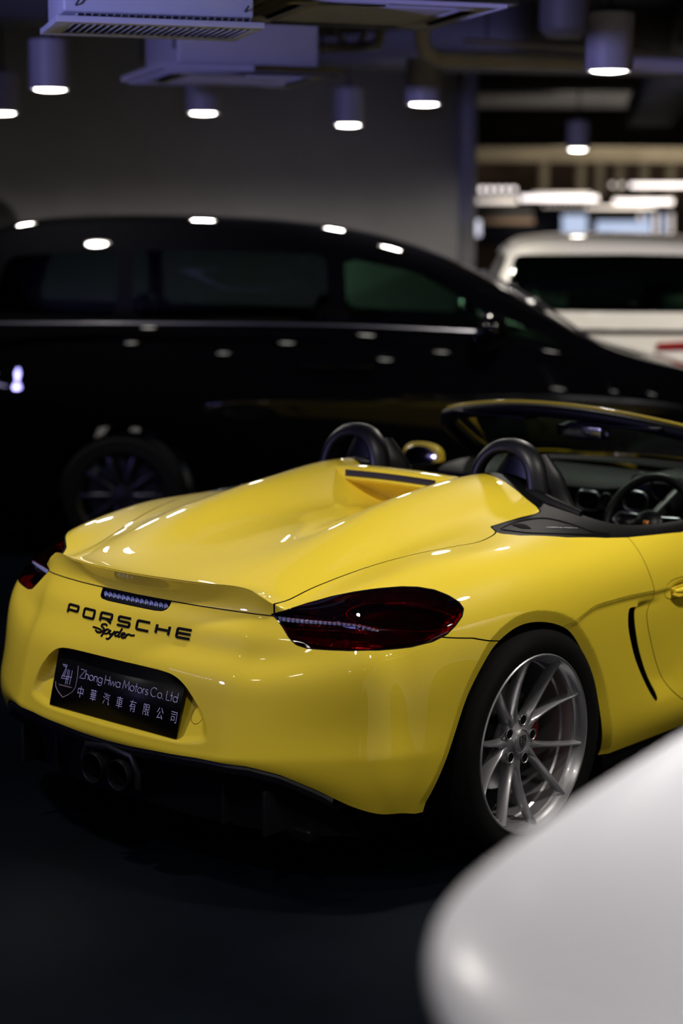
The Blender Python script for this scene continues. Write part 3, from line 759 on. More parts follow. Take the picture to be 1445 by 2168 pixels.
cu = bpy.data.curves.new('cjk', 'FONT'); cu.body = '中華汽車有限公司'; cu.size = 1; cu.offset = -.016; cu.space_character = 1.0; cu.extrude = .02
to = bpy.data.objects.new('tmp', cu); COL.objects.link(to)
me = bpy.data.meshes.new_from_object(to.evaluated_get(bpy.context.evaluated_depsgraph_get())); bpy.data.objects.remove(to)
A = np.array([v.co[:] for v in me.vertices]); 
ua, va = puv(340, 440); ub, vb = puv(1185, 690)
wch = A[:, 0].max()-A[:, 0].min(); ch = np.clip(A[:, 0].astype(int), 0, 7)
cellx = A[:, 0]-ch-.5; print('cjk', A[:, 0].min(), A[:, 0].max())
UU = ua+.014+(ub-ua-.028)*ch/7+cellx*.0305
VV = (A[:, 1]-A[:, 1].min())/(A[:, 1].max()-A[:, 1].min())*.0335+va-.008+((vb-.001)-(va-.008))*ch/7
co = PO+np.outer(UU, [1, 0, 0])+np.outer(VV, PU)+np.outer(.0032+(A[:, 2]+.02)*.02, PN)
cj = bpy.data.objects.new('chinese_lettering', None); COL.objects.link(cj); cj.parent = board; cj['label'] = 'pale Chinese lettering naming the dealer'
FF = [tuple(p.vertices) for p in me.polygons]
for k in range(8):
    ff = [f for f in FF if ch[f[0]] == k]; us = sorted({i for f in ff for i in f}); mp = {v: n for n, v in enumerate(us)}
    link('character', raw(co[us], [tuple(mp[i] for i in f) for f in ff]), cj, M_PRINT, smooth=False)
mb = MB()
for pth in ([(222, 187), (260, 193), (206, 305), (270, 313)], [(226, 201), (251, 205), (243, 225)], [(268, 232), (240, 354)], [(254, 228), (228, 290)], [(280, 236), (254, 357)], [(302, 240), (276, 360)], [(216, 284), (296, 299)]):
    pstroke(mb, [puv(*p) for p in pth], .0008)
mb.build('monogram', M_PRINT, board, label='interlaced Z and H monogram')
mb = MB(); pstroke(mb, [puv(*p) for p in ((160, 330), (160, 372), (176, 412), (196, 440), (220, 467), (262, 447), (300, 422), (325, 388), (336, 340), (344, 290), (352, 200))], .0010)
pstroke(mb, [puv(*p) for p in ((184, 355), (298, 384))], .0005); pstroke(mb, [puv(*p) for p in ((190, 362), (292, 388))], .0004)
mb.build('shield_outline', M_PRINT2, board)

# ------------------------------------------------------------------ underside, diffuser, exhaust
def rear_y(x, z): return onrear(min(abs(x), .70), z)[0][1]
mb = MB(); rows = []
xs = np.linspace(-.70, .70, 57)
for x in xs:
    zt = np.interp(abs(x), xb, zb); yt = rear_y(x, max(zt+.01, .33)); k = abs(x)/.70
    drop = .0
    rows.append([(x, yt+.03, zt+.02), (x, yt+.012, zt+.001), (x, yt+.006, zt-.012), (x, yt+.012, zt-.03), (x, yt+.05, zt-.055), (x, yt+.10, max(.19, zt-.12+.02*k)), (x, yt+.13, .17), (x, yt+.45, .15)])
mb.grid(rows)
diff = mb.build('rear_diffuser', M_PLAST, car, ang=30)
for x in (-.52, -.36, .36, .52):
    mb = MB(); mb.box((x-.006, -.78, .18), (x+.006, -.58, .31), .003); mb.build('diffuser_fin', M_PLAST, diff)
ex = MB()
for x in (-.055, .055):
    ex.lathe([(.046, .16), (.046, 0), (.044, -.004), (.040, -.002), (.038, .02), (.038, .14), (.0001, .15)], n=32, axis='y', c=(x, -.895, .285))
ex.build('exhaust_tip', M_TRIM2, car, label='dark twin tailpipes in the middle')
mb = MB(); mb.tube([(-.115, -.872, .255), (-.118, -.874, .30), (-.095, -.878, .345), (0, -.882, .358), (.095, -.878, .345), (.118, -.874, .30), (.115, -.872, .255)], .010, n=10)
mb.build('exhaust_surround', M_PLAST, diff)
# floor pan, inner wheel wells, sills
mb = MB(); mb.box((-.60, -.68, .15), (.60, 3.1, .19), .01); mb.box((-.84, .42, .16), (.84, 2.05, .215), .01)
mb.build('floor_pan', M_TRIM2, car)
for s_ in (1, -1):
    for yc, r, x0 in ((-.02, .43, .50), (2.475, .40, .50)):
        mb = MB()
        mb.lathe([(r-.03, .80), (r+.0, .70), (r+.0, x0), (.04, x0-.02)], n=40, axis='x', c=(0, yc, .345), a0=-.25, a1=pi+.25) if s_ > 0 else mb.lathe([(r-.03, -.80), (r+.0, -.70), (r, -x0), (.04, -x0+.02)], n=40, axis='x', c=(0, yc, .345), a0=-.25, a1=pi+.25)
        mb.build('wheel_well', M_GAP, car)

# ------------------------------------------------------------------ vent bridge between the humps
mb = MB(); rows = []
for x in np.linspace(-.262, .262, 31):
    k = 1-(x/.262)**2; e = .006*k; w = min(1, (1-abs(x)/.262)*8)
    prof = [(.47, .985), (.47, 1.022+e), (.44, 1.031+e), (.40, 1.034+e), (.375, 1.031+e), (.368, 1.026+e), (.366, 1.021+e), (.385, 1.020+e), (.385, .9985+e), (.362, .998+e), (.358, .992+e), (.364, .986+e), (.39, .972+e), (.43, .955), (.457, .918)]
    rows.append([(x, y-.02*(1-w), z-.012*(1-w)) for y, z in prof])
mb.grid(rows); vb_ = mb.build('vent_bridge', M_YEL, lid, ang=50, label='raised yellow bar across the engine lid')
mb = MB(); rows = []
for x in np.linspace(-.196, .196, 25):
    e = .006*(1-(x/.262)**2); rows.append([(x, .3705, 1.0195+e), (x, .3705, 1.0+e)])
mb.grid(rows); mb.build('vent_grille', M_MESH, vb_, label='black mesh slot in the bar')
# end pieces of the slot are painted
for s_ in (1, -1):
    mb = MB(); mb.box((s_*.196, .366, .998), (s_*.262, .40, 1.024), .003); mb.build('slot_end', M_YEL, vb_)

# ------------------------------------------------------------------ roll hoops, seats
def arc_pts(pts, n=8): return [tuple(p) for p in spline(pts, n)]
for s_ in (1, -1):
    mb = MB(); c = .335*s_
    base = [(-.143, .56, .88), (-.132, .565, .98), (-.110, .575, 1.065), (-.064, .585, 1.115), (0, .59, 1.130), (.064, .585, 1.115), (.110, .575, 1.065), (.132, .565, .98), (.143, .56, .88)]
    P_ = arc_pts([(c+a, b, z) for a, b, z in base], 6)
    mb.tube(P_, [(.022, .038)]*len(P_), n=18, up=(0, 0, 1), caps=True)
    h = mb.build('roll_hoop', M_LEATH, car, label='padded black roll-over hoop behind the seat')
    # infill and skirt down to the black surround
    mb = MB(); mb.tube([(c+s_*.10, .55, .97), (c+s_*.20, .54, .955), (c+s_*.30, .56, .93)], [(.045, .03), (.03, .03), (.02, .02)], n=12)
    mb.build('hoop_foot', M_TRIM, h)
    # seat
    st = bpy.data.objects.new('seat', None); COL.objects.link(st); st.parent = car
    mb = MB(); rows = []
    for t in np.linspace(0, 1, 22):
        z = .50+.60*t; w = np.interp(t, [0, .25, .6, .78, .88, 1.0], [.22, .235, .215, .15, .135, .08]); yb = .72-.12*t*.55+.02*sin(3*t); th = np.interp(t, [0, .7, .85, 1], [.075, .06, .055, .02])
        rows.append([(c+w*cos(a), yb+th*sin(a)+.03*abs(cos(a))**3, z) for a in np.linspace(0, 2*pi, 24, endpoint=False)])
    mb.grid([[r[j] for r in rows] for j in range(24)], closed_u=True)
    mb.build('backrest', M_LEATH, st, ang=60)
    mb = MB(); mb.box((c-.23, .72, .34), (c+.23, 1.22, .50), .06); mb.build('seat_cushion', M_LEATH, st, ang=60)
# rear bulkhead, door cards, tunnel
mb = MB(); mb.box((-.70, .50, .20), (.70, .56, .90), .02); mb.box((-.08, .56, .18), (.08, 1.5, .48), .03)
for s_ in (1, -1): mb.box((s_*.70, .56, .22), (s_*.76, 1.85, .845), .02)
mb.build('cabin_trim', M_TRIM2, car)

# ------------------------------------------------------------------ windscreen
HX = lambda x: (x, 1.30+.35*x*x, 1.19-.20*x*x)
hdr = [HX(x) for x in np.linspace(-.56, .56, 23)]
pil = lambda s_: [HX(.56*s_), (.625*s_, 1.50, 1.075), (.68*s_, 1.70, .98), (.73*s_, 1.93, .885)]
full = list(spline(pil(-1)[::-1], 6))[:-1]+[np.array(p) for p in hdr]+list(spline(pil(1), 6))[1:]
ws = bpy.data.objects.new('windscreen', None); COL.objects.link(ws); ws.parent = car
mb = MB(); mb.tube([p+np.array([0, .010, .004]) for p in full], [(.006, .020)]*len(full), n=14)
mb.build('windscreen_frame', M_YEL, ws, ang=60, label='yellow windscreen frame')
mb = MB(); mb.tube([p+np.array([0, -.010, -.022]) for p in full], [(.024, .032)]*len(full), n=14)
mb.build('frame_lining', M_TRIM, ws, ang=60, label='black inner lining of the windscreen frame')
rows = []; nb = 31
bottom = [(x, 2.12-.35*(x/.72)**2*.6, .925-.05*(x/.72)**2) for x in np.linspace(-.72, .72, nb)]
top = [HX(x) for x in np.linspace(-.56, .56, nb)]
for a, b in zip(top, bottom):
    a = np.array(a); b = np.array(b); rows.append([a*(1-t)+b*t+np.array([0, .03, .03])*4*t*(1-t) for t in np.linspace(0, 1, 9)])
mb = MB(); mb.grid(rows); mb.build('windscreen_pane', M_WGLASS, ws, ang=0)
# interior mirror, sun visors
mb = MB(); mb.tube(arc_pts([(.02, 1.33, 1.10), (.08, 1.31, 1.103), (.15, 1.31, 1.103), (.235, 1.33, 1.095)], 6), [(.020+.014*sin(pi*k/18), .014) for k in range(19)], n=14, up=(0, 0, 1))
im = mb.build('interior_mirror', M_TRIM2, car, ang=60)
mb = MB(); mb.tube([(.10, 1.35, 1.11), (.09, 1.44, 1.16)], .008, n=8); mb.build('mirror_stem', M_TRIM2, im)
mb = MB(); mb.box((.035, 1.285, 1.083), (.225, 1.290, 1.123), .002); mb.build('mirror_pane', M_CHROME, im)
for s_ in (1, -1):
    mb = MB(); mb.box((.12*s_, 1.30, 1.125), (.46*s_, 1.39, 1.14), .006, Matrix.Rotation(radians(0), 4, 'X')); mb.build('sun_visor', M_TRIM, ws)

# ------------------------------------------------------------------ dashboard, instruments, steering wheel
mb = MB(); rows = []
for x in np.linspace(-.70, .70, 41):
    hump = .055*math.exp(-((x-.36)/.17)**2)
    rows.append([(x, 2.02, .875), (x, 1.85, .893+hump*.3), (x, 1.66, .895+hump), (x, 1.545, .880+hump*1.0), (x, 1.51, .862+hump*.9), (x, 1.50, .80), (x, 1.48, .72), (x, 1.50, .60), (x, 1.55, .40)])
mb.grid(rows); dash = mb.build('dashboard', M_TRIM, car, ang=40)
def ring(mb, c, rx, rz, r, n=24, sq=1.0):
    pts = []
    for a in np.linspace(0, 2*pi, n, endpoint=False):
        ca, sa = cos(a), sin(a); pts.append((c[0]+rx*math.copysign(abs(ca)**sq, ca), c[1], c[2]+rz*math.copysign(abs(sa)**sq, sa)))
    mb.tube(pts, r, n=8, closed=True)
vA = at(1245, 1060, y=1.475); vB = at(1285, 1062, y=1.475); vC = at(1318, 1058, y=1.475)
mb = MB(); ring(mb, vA, .052, .036, .0045, sq=.6); mb.build('air_vent', M_ALU, dash, label='bright rimmed air vent')
mb = MB(); ring(mb, vB+[.0, -.005, .0], .030, .030, .004); mb.lathe([(.0001, 0), (.027, 0), (.028, .01)], n=24, axis='y', c=tuple(vB)); mb.build('dash_clock', M_DARKMET, dash)
mb = MB(); ring(mb, vC+[.055, 0, 0], .052, .036, .0045, sq=.6); mb.build('air_vent', M_ALU, dash, label='bright rimmed air vent')
mb = MB()
for x in (.27, .36, .45): ring(mb, np.array([x, 1.50, .895]), .046, .046, .004)
mb.build('instrument_ring', M_DARKMET, dash)
swc = np.array(at(1374, 1112, y=1.30)); tilt = Matrix.Rotation(radians(-22), 3, 'X')
def swp(u, w, d=0): return swc+np.array(tilt @ Vector((u, d, w)))
sw = bpy.data.objects.new('steering_wheel', None); COL.objects.link(sw); sw.parent = car
mb = MB(); mb.tube([swp(.178*cos(a), .178*sin(a)) for a in np.linspace(0, 2*pi, 48, endpoint=False)], .0155, n=12, closed=True); mb.build('wheel_rim', M_LEATH, sw, ang=60)
mb = MB(); mb.lathe([(.0001, -.028), (.04, -.026), (.056, -.012), (.058, .015), (.0001, .02)], n=36, axis='y')
mb.V = [tuple(swp(v[0], v[2]*.95, v[1])) for v in mb.V]; mb.build('horn_pad', M_TRIM2, sw, ang=40)
for sg in (1, -1):
    mb = MB(); mb.tube([swp(sg*a, b, -.012) for a, b in rc([(.050, .030), (.125, .034), (.150, .002), (.075, -.040)], .012)], .0042, n=8); mb.build('spoke_trim', M_ALU, sw, label='bright outlined steering wheel spoke')
    mb = MB(); mb.prism([(.05*sg, .026), (.165*sg, .024), (.165*sg, -.01), (.06*sg, -.035)][::sg], 'y', -.004, .006); mb.V = [tuple(swp(v[0], v[2], v[1])) for v in mb.V]; mb.build('spoke', M_TRIM2, sw)
mb = MB(); mb.prism([(-.010, .010), (.010, .010), (.010, -.004), (0, -.014), (-.010, -.004)], 'y', -.030, -.0275); mb.V = [tuple(swp(v[0], v[2], v[1])) for v in mb.V]
mb.build('horn_crest', mat('crest_gold', (.55, .18, .05), rough=.3, metal=.7), sw)
mb = MB(); mb.tube([swp(0, 0, .01), tuple(np.array([swc[0], 1.52, swc[2]+.09]))], .035, n=14); mb.build('steering_column', M_TRIM2, sw)

# ------------------------------------------------------------------ door mirrors
for s_ in (1, -1):
    o_ = np.array([.905*s_, 1.66, .882])
    mb = MB(); bm = bmesh.new(); bmesh.ops.create_uvsphere(bm, u_segments=28, v_segments=18, radius=1)
    for v in bm.verts:
        x, y, z = v.co; y2 = y*.085 if y > 0 else y*.012
        v.co = (o_[0]+.100*math.copysign(abs(x)**.8, x), o_[1]+y2, o_[2]+.064*math.copysign(abs(z)**.8, z))
    mb.bm(bm); dm = mb.build('door_mirror', M_YEL, car, ang=60, label='yellow door mirror')
    mb = MB(); mb.lathe([(.0001, -.0005), (1, 0), (1.04, .003)], n=36, axis='y'); mb.V = [(o_[0]+v[0]*.085, o_[1]-.0145+v[1], o_[2]+v[2]*.049) for v in mb.V]; mb.build('mirror_pane', M_CHROME, dm, ang=60)
    mb = MB(); mb.tube([(o_[0]-s_*.07, o_[1]+.03, o_[2]-.05), (.80*s_, 1.66, .86)], [(.014, .03), (.016, .035)], n=12); mb.build('mirror_stalk', M_TRIM2, dm)

# ------------------------------------------------------------------ trim panel details
tr = bpy.data.objects.new('side_badge', None); COL.objects.link(tr); tr.parent = car
for s_ in (1, -1):
    mb = MB(); a = hit(1155, 1117); b = hit(1222, 1119)
    a = a*[1, 1, 1]; L_ = b-a
    for pth in SPY:
        q = []
        for u, v in dens(pth, 4, True):
            p = a+L_*(u+.9)/6.8+np.array([0, 0, .006*(v-.3)]); h = BT.find_nearest(Vector(p)); q.append((np.array(h[0])+np.array(h[1])*.001*np.sign(h[1][2]))*[s_, 1, 1])
        mb.tube(q, .0007, n=5)
    mb.build('script_badge', mat('silver_print', (.5, .5, .52), rough=.3) if s_ > 0 else bpy.data.materials['silver_print'], tr, label='small silver script badge reading Spyder')
    mb = MB(); q = [np.array(BT.find_nearest(Vector(hit(*p)))[0])*[s_, 1, 1]+np.array([0, 0, .0015]) for p in ((1082, 1112), (1094, 1109), (1112, 1111), (1125, 1120), (1104, 1119))]
    mb.add(q, [(0, 1, 2, 3, 4)]); mb.build('lock_slot', M_GAP, tr)
    mb = MB(); q = []
    for p in ((1060, 1119), (1090, 1106), (1130, 1098), (1160, 1098), (1200, 1107), (1250, 1124), (1290, 1131), (1230, 1131), (1130, 1129), (1080, 1124)):
        h = BT.find_nearest(Vector(hit(*p))); q.append((np.array(h[0])+np.array(h[1])*.0005)*[s_, 1, 1])
    mb.tube(list(spline(q, 4, True)), .0022, n=8, closed=True); mb.build('panel_edge', M_TRIM2, tr)

# ------------------------------------------------------------------ front end (mostly out of the picture)
mb = MB(); rows = []
st = [(2.16, .725, .874, .915), (2.28, .715, .867, .90), (2.47, .70, .853, .875), (2.7, .655, .808, .815), (2.88, .60, .744, .748), (3.05, .515, .695, .700), (3.18, .42, .655, .662), (3.27, .30, .61, .625), (3.31, .12, .56, .57)]
for y, xk, zk, zc in st:
    rows.append([(x, y+(.04*(1-(x/xk)**2) if y > 3 else 0), zk+(zc-zk)*(1-(x/xk)**2)) for x in np.linspace(-xk, xk, 25)])
mb.grid(rows); mb.build('bonnet', M_YEL, car, ang=0)
mb = MB(); mb.grid([[(x, y, z0+(zc-z0)*(1-(x/.735)**2)) for x in np.linspace(-.735, .735, 21)] for y, z0, zc in ((1.95, .872, .905), (2.05, .868, .902), (2.165, .862, .900))]); mb.build('cowl_panel', M_TRIM, car, ang=0)
mb = MB(); rows = []
for k in range(10):
    x0, z0 = SIDE[-1][1][k]; rows.append([(x, 3.16+.16*(1-(x/x0)**2), z0) for x in np.linspace(-x0, x0, 25)])
mb.grid(rows); nose = mb.build('front_bumper', M_YEL, car, ang=0)
mb = MB(); mb.box((-.40, 3.20, .27), (.40, 3.31, .36), .02); mb.build('front_grille', M_GAP, nose)
for s_ in (1, -1):
    bm = bmesh.new(); bmesh.ops.create_uvsphere(bm, u_segments=24, v_segments=14, radius=1); mb = MB()
    mb.bm(bm, Matrix.Translation((.66*s_, 2.98, .655)) @ Matrix.Rotation(s_*.5, 4, 'Z') @ Matrix.Rotation(-.6, 4, 'X') @ Matrix.Diagonal((.095, .17, .05, 1)))
    mb.build('headlight', mat('headlight_glass', (.3, .3, .32), rough=.1, metal=.6) if s_ > 0 else bpy.data.materials['headlight_glass'], car, ang=60)

# ------------------------------------------------------------------ wheels
def make_wheel(tw, R):
    'wheel with its outer face towards +x, hub centre at the origin; tw = half tyre width'
    root = bpy.data.objects.new('wheel', None); COL.objects.link(root); root.parent = car
    f = tw-.012                                              # rim flange plane
    mb = MB(); pr = [(.262, f-.012), (.272, f+.004), (.290, tw-.001), (.310, tw), (.326, tw-.006), (R-.008, tw-.018), (R-.002, tw-.036), (R, tw-.06), (R, .045), (R-.007, .043), (R-.007, .035), (R, .033), (R, -.033), (R-.007, -.035), (R-.007, -.043), (R, -.045), (R, -tw+.06), (R-.004, -tw+.03), (R-.02, -tw+.01), (.31, -tw), (.27, -f)]
    mb.lathe(pr, n=96); ty = mb.build('tyre', M_RUB, root, ang=30)
    mb = MB(); pr = [(.258, f-.006), (.2680, f-.004), (.2690, f+.002), (.2655, f+.005), (.2605, f+.003), (.2570, f-.006), (.2530, f-.016), (.2500, f-.020), (.2470, f-.030), (.2420, f-.034), (.2405, f-.070), (.2360, f-.076), (.2340, f-.12), (.2340, -f+.01), (.2600, -f)]
    mb.lathe(pr, n=96); rim = mb.build('rim', M_RIM, root, ang=30)
    hubx = f-.056
    for k in range(10):
        th = radians(36*k+24); pair = th+radians(11 if k % 2 == 0 else -11)      # foot swings towards its partner
        rows = []; mbk = MB()
        for t in np.linspace(0, 1, 15):
            r = .058+(.2545-.058)*t; ang = pair+(th-pair)*(t**.75); h = hubx+(f-.004-hubx)*(.10*t+.90*t**2.1) + .004*sin(pi*t)
            wf = np.interp(t, [0, .12, .3, .85, 1], [.017, .009, .0042, .0036, .0050]); wb = wf+np.interp(t, [0, .3, 1], [.003, .006, .004]); dp = np.interp(t, [0, .5, 1], [.040, .038, .034])
            er = np.array([0, cos(ang), sin(ang)]); et = np.array([0, -sin(ang), cos(ang)]); e = np.array([1., 0, 0])
            c = er*r+e*h
            rows.append([c+et*(-wf)+e*(-.0035), c+et*(-wf*.55), c+et*(wf*.55), c+et*wf+e*(-.0035), c+et*wb-e*dp*.6, c+et*(wb*.7)-e*dp, c-et*(wb*.7)-e*dp, c-et*wb-e*dp*.6])
        mbk.grid([[r_[j] for r_ in rows] for j in range(8)], closed_u=True)
        mbk.V = [tuple(v) for v in mbk.V]
        mbk.build('spoke', M_RIM, rim, ang=40)
    # hub: star shaped plate with five deep pockets
    mb = MB(); n = 120; rows = []
    for i in range(n):
        a = 2*pi*i/n; lug = radians(36*1+2+18-36) ; 
        c5 = cos(5*(a-radians(42))); ro = .076+.008*c5
        e = np.array([0, cos(a), sin(a)])
        rows.append([e*r+np.array([h, 0, 0]) for r, h in ((.030, hubx+.007), (.035, hubx+.009), (.040, hubx+.004), (.055, hubx+.001-.004*max(0, -c5)), (ro-.006, hubx-.004), (ro, hubx-.012), (ro-.002, hubx-.04), (.05, hubx-.06))])
    mb.grid(rows, closed_u=True); mb.V = [tuple(v) for v in mb.V]; mb.build('hub', M_RIM, rim, ang=45)
    for k in range(5):
        a = radians(6+72*k); c = (hubx, .062*cos(a), .062*sin(a))
        mb = MB(); mb.lathe([(.0175, .0035), (.0160, .0045), (.0140, .003), (.0130, -.004)], n=28, c=c); mb.build('bolt_pocket', M_RIM, rim, ang=50)
        mb = MB(); mb.lathe([(.0140, .0030), (.0128, .0022), (.0001, .0022)], n=24, c=c); mb.build('wheel_bolt', M_GAP, rim)
    mb = MB(); mb.lathe([(.0001, .012), (.020, .0115), (.029, .0095), (.031, .004)], n=36, c=(hubx, 0, 0)); cap = mb.build('centre_cap', M_RIM, root, ang=50)
    mb = MB(); sh = [(-.014, .016), (0, .018), (.014, .016), (.0145, .0), (.010, -.012), (0, -.019), (-.010, -.012), (-.0145, 0)]
    z_ = hubx+.0125
    mb.tube([(z_, a, b) for a, b in sh], .0011, n=6, closed=True)
    for a, b in (((0, .016), (0, -.016)), ((-.013, .003), (.013, .003)), ((-.010, .010), (-.003, .010)), ((.003, .012), (.011, .007)), ((-.009, -.004), (-.003, -.004)), ((-.007, -.009), (-.002, -.009)), ((.003, -.005), (.009, -.002)), ((.003, -.010), (.007, -.007))): mb.tube([(z_, *a), (z_, *b)], .0011, n=6)
    mb.build('wheel_crest', M_DARKMET, cap, label='shield emblem on the centre cap')
    mb = MB(); mb.lathe([(.075, hubx-.07), (.155, hubx-.07), (.160, hubx-.074), (.160, hubx-.096), (.155, hubx-.10), (.075, hubx-.10)], n=72); mb.lathe([(.0001, hubx-.055), (.07, hubx-.058), (.075, hubx-.10)], n=48)
    mb.build('brake_disc', M_DISC, root, ang=40)
    mb = MB(); mb.lathe([(.10, hubx-.058), (.115, hubx-.050), (.165, hubx-.050), (.176, hubx-.058), (.176, hubx-.115), (.10, hubx-.115)], n=14, a0=radians(-32), a1=radians(32))
    mb.build('brake_caliper', M_RED, root, ang=30, label='red brake caliper')
    mb = MB(); mb.tube([(f-.06, .236*cos(radians(-127)), .236*sin(radians(-127))), (f-.045, .205*cos(radians(-127)), .205*sin(radians(-127)))], .004, n=8); mb.build('tyre_valve', M_TRIM2, rim)
    return root
whl = make_wheel(.132, .347)
whl.location = (.753, 0, .347)
for (x, y, s_, R) in ((-.753, 0, -1, 1), (.765, 2.475, 1, .985), (-.765, 2.475, -1, .985)):
    c = copy_tree(whl, car); c.location = (x, y, .347*R); c.scale = (.9 if y else 1, R, R)
    if s_ < 0: c.rotation_euler = (0, 0, pi)

# ================================================================== lamps
M_LAMPB = mat('lamp_body', (.33, .33, .38), rough=.45)
M_LIT = mat('lit_disc', (1, 1, 1), emit=(1, .95, .86), estr=22)
def lamp(lat, D, label, power=60, r=.105, h=.25, z=2.52, ang=118, grp='pendant downlights', col=(1, .93, .84)):
    t = thing('ceiling_downlight', label, 'ceiling lamp', LD(lat, D, z), 0, grp)
    mb = MB(); mb.lathe([(r*.80, .010), (r*.86, 0), (r-.004, 0), (r, .004), (r, h-.004), (r-.004, h), (.0001, h)], n=40, axis='z'); mb.build('lamp_body', M_LAMPB, t)
    mb = MB(); mb.lathe([(.0001, -.009), (r*.4, -.0075), (r*.68, -.003), (r*.80, .006)], n=32, axis='z'); mb.build('lamp_lens', M_LIT, t)
    mb = MB(); mb.lathe([(.028, h), (.028, h+.03), (.008, h+.035), (.008, 3.7-z)], n=14, axis='z'); mb.build('suspension_rod', M_DARKMET, t)
    l = spot_lamp('lamp_light', (0, 0, -.06), power, col, ang, .75, .07); l.parent = t
    return t
for lat, D, lb, pw in [(-1.513, 9.59, 'grey cylinder downlight below the slatted air unit, leftmost with its whole body showing', 75),
                   (-.875, 11.57, 'small grey cylinder downlight below the farther air cassette', 130), (.032, 12.85, 'smallest grey cylinder downlight, to the right of the farther air cassette', 200),
                   (.455, 10.58, 'grey cylinder downlight directly under the pipe elbow', 75), (2.121, 16.8, 'grey cylinder downlight hanging beyond the end of the grey wall', 50),
                   (1.169, 8.244, 'large near grey cylinder downlight at upper right, crossing the long pipe', 75), (-2.148, 11.69, 'grey cylinder downlight cut by the left edge of the picture', 75)]:
    lamp(lat, D, lb, pw, ang=174)
for k, (lat, D) in enumerate([(-1.7, 5.0), (.25, 4.9), (1.9, 5.1), (-2.2, 2.6), (-.5, 2.9), (1.0, 2.7), (-1.3, .4), (.5, .2), (2.3, .9), (3.4, 4.0), (3.0, 2.4)]):  # strong cool one added for the white car, last one for the yellow side
    lamp(lat, D, 'grey cylinder downlight, unseen outside the picture, lighting the cars', LAMP_W*(4.2 if (lat, D) == (2.3, .9) else 1.4 if lat > 1.8 else 1), r=.085, h=.25, col=(.90, .93, 1) if (lat, D) == (2.3, .9) else (1, .93, .84))

# ================================================================== air conditioning
M_ACW = mat('ac_white', (.45, .49, .55), rough=.45); M_ACG = mat('ac_grey', (.30, .30, .33), rough=.5); M_ACD = mat('ac_dark', (.02, .02, .024), rough=.7)  # the cassettes are a darker grey than the slatted unit
def frame(c, rot, z):
    a = radians(rot); e = R0*cos(a)+F0*sin(a); n = -R0*sin(a)+F0*cos(a); o = np.array(LD(c[0], c[1], z))
    return Matrix(((e[0], n[0], 0, o[0]), (e[1], n[1], 0, o[1]), (0, 0, 1, o[2]), (0, 0, 0, 1)))
def put(o, M): o.matrix_world = M; return o
ac = thing('fan_coil_unit', 'boxy white air conditioning unit with a slatted grille below, lit violet, at top left', 'air conditioner')
put(ac, frame((-.655, 6.27), 16, 2.48))
mb = MB(); mb.box((-.310, -.20, .035), (.315, .20, .75), .008); mb.build('casing', M_ACW, ac)
mb = MB()
for (a, b) in (((-.335, -.225, 0), (.345, -.165, .02)), ((-.335, .165, 0), (.345, .225, .02)), ((-.335, -.165, 0), (-.275, .165, .02)), ((.315, -.165, 0), (.345, .165, .02))): mb.box(a, b, .002)
mb.build('grille_frame', M_ACW, ac)
for k in range(25):
    x = -.265+.57*k/24; mb = MB(); mb.box((-.001, -.165, -.020), (.001, .165, .022), 0, Matrix.Translation((x, 0, .018)) @ Matrix.Rotation(radians(25), 4, 'Y')); mb.build('slat', M_ACW, ac)
mb = MB(); mb.box((-.28, -.165, .05), (.32, .165, .06)); mb.build('duct_mouth', M_ACD, ac)
for x in (-.27, .285):
    mb = MB(); mb.tube([(x, -.200, .055), (x, -.212, .058), (x+.01, -.214, .072)], .003, n=8); mb.build('bracket_screw', M_DARKMET, ac)
def cassette(c, rot, z, s, label, tall=.4):
    t = thing('ceiling_cassette', label, 'air conditioner'); put(t, frame(c, rot, z)); h = s/2
    mb = MB(); mb.box((-h*.76, -h*.80, .03), (h*.76, h*.80, tall), .01); mb.build('casing', M_ACG, t)
    mb = MB()
    for k in range(4):
        R = Matrix.Rotation(k*pi/2, 4, 'Z')
        mb.prism([(-h, -h), (h, -h), (h*.93, -h*.93), (-h*.93, -h*.93)], 'z', .01, .035, mtx=R); mb.prism([(-h*.93, -h*.93), (h*.93, -h*.93), (h*.80, -h*.80), (-h*.80, -h*.80)], 'z', 0, .035, mtx=R); mb.prism([(-h*.66, -h*.66), (h*.66, -h*.66), (h*.60, -h*.60), (-h*.60, -h*.60)], 'z', 0, .035, mtx=R)
        mb.prism([(-h*.80, -h*.80), (-h*.58, -h*.80), (-h*.58, -h*.66), (-h*.66, -h*.66)], 'z', 0, .035, mtx=R); mb.prism([(h*.58, -h*.80), (h*.80, -h*.80), (h*.66, -h*.66), (h*.58, -h*.66)], 'z', 0, .035, mtx=R)
    mb.build('fascia', M_ACG, t)
    mb = MB(); mb.box((-h*.60, -h*.60, .004), (h*.60, h*.60, .03), .003)
    for k in range(12): mb.box((-h*.56, -h*.54+k*h*.098, .0), (h*.56, -h*.50+k*h*.098, .006))
    mb.build('intake_panel', M_ACG, t)
    for k in range(4):
        mb = MB(); mb.box((-h*.58, -h*.79, .012), (h*.58, -h*.67, .02), .002, Matrix.Rotation(k*pi/2, 4, 'Z')); mb.build('louvre', M_ACD, t)
    for sx_ in (-1, 1):
        for sy_ in (-1, 1):
            mb = MB(); mb.tube([(sx_*h*.8, sy_*h*.8, .1), (sx_*h*.8, sy_*h*.8, 3.7-z)], .005, n=6); mb.build('hanger_rod', M_DARKMET, t)
    return t
cassette((.06, 6.85), 17, 2.60, .88, 'dark ceiling air cassette at top centre, seen from below, right of the violet unit')
cassette((-.52, 8.50), 18, 2.49, .84, 'blurred farther ceiling air cassette hanging below and behind the violet unit', .62)

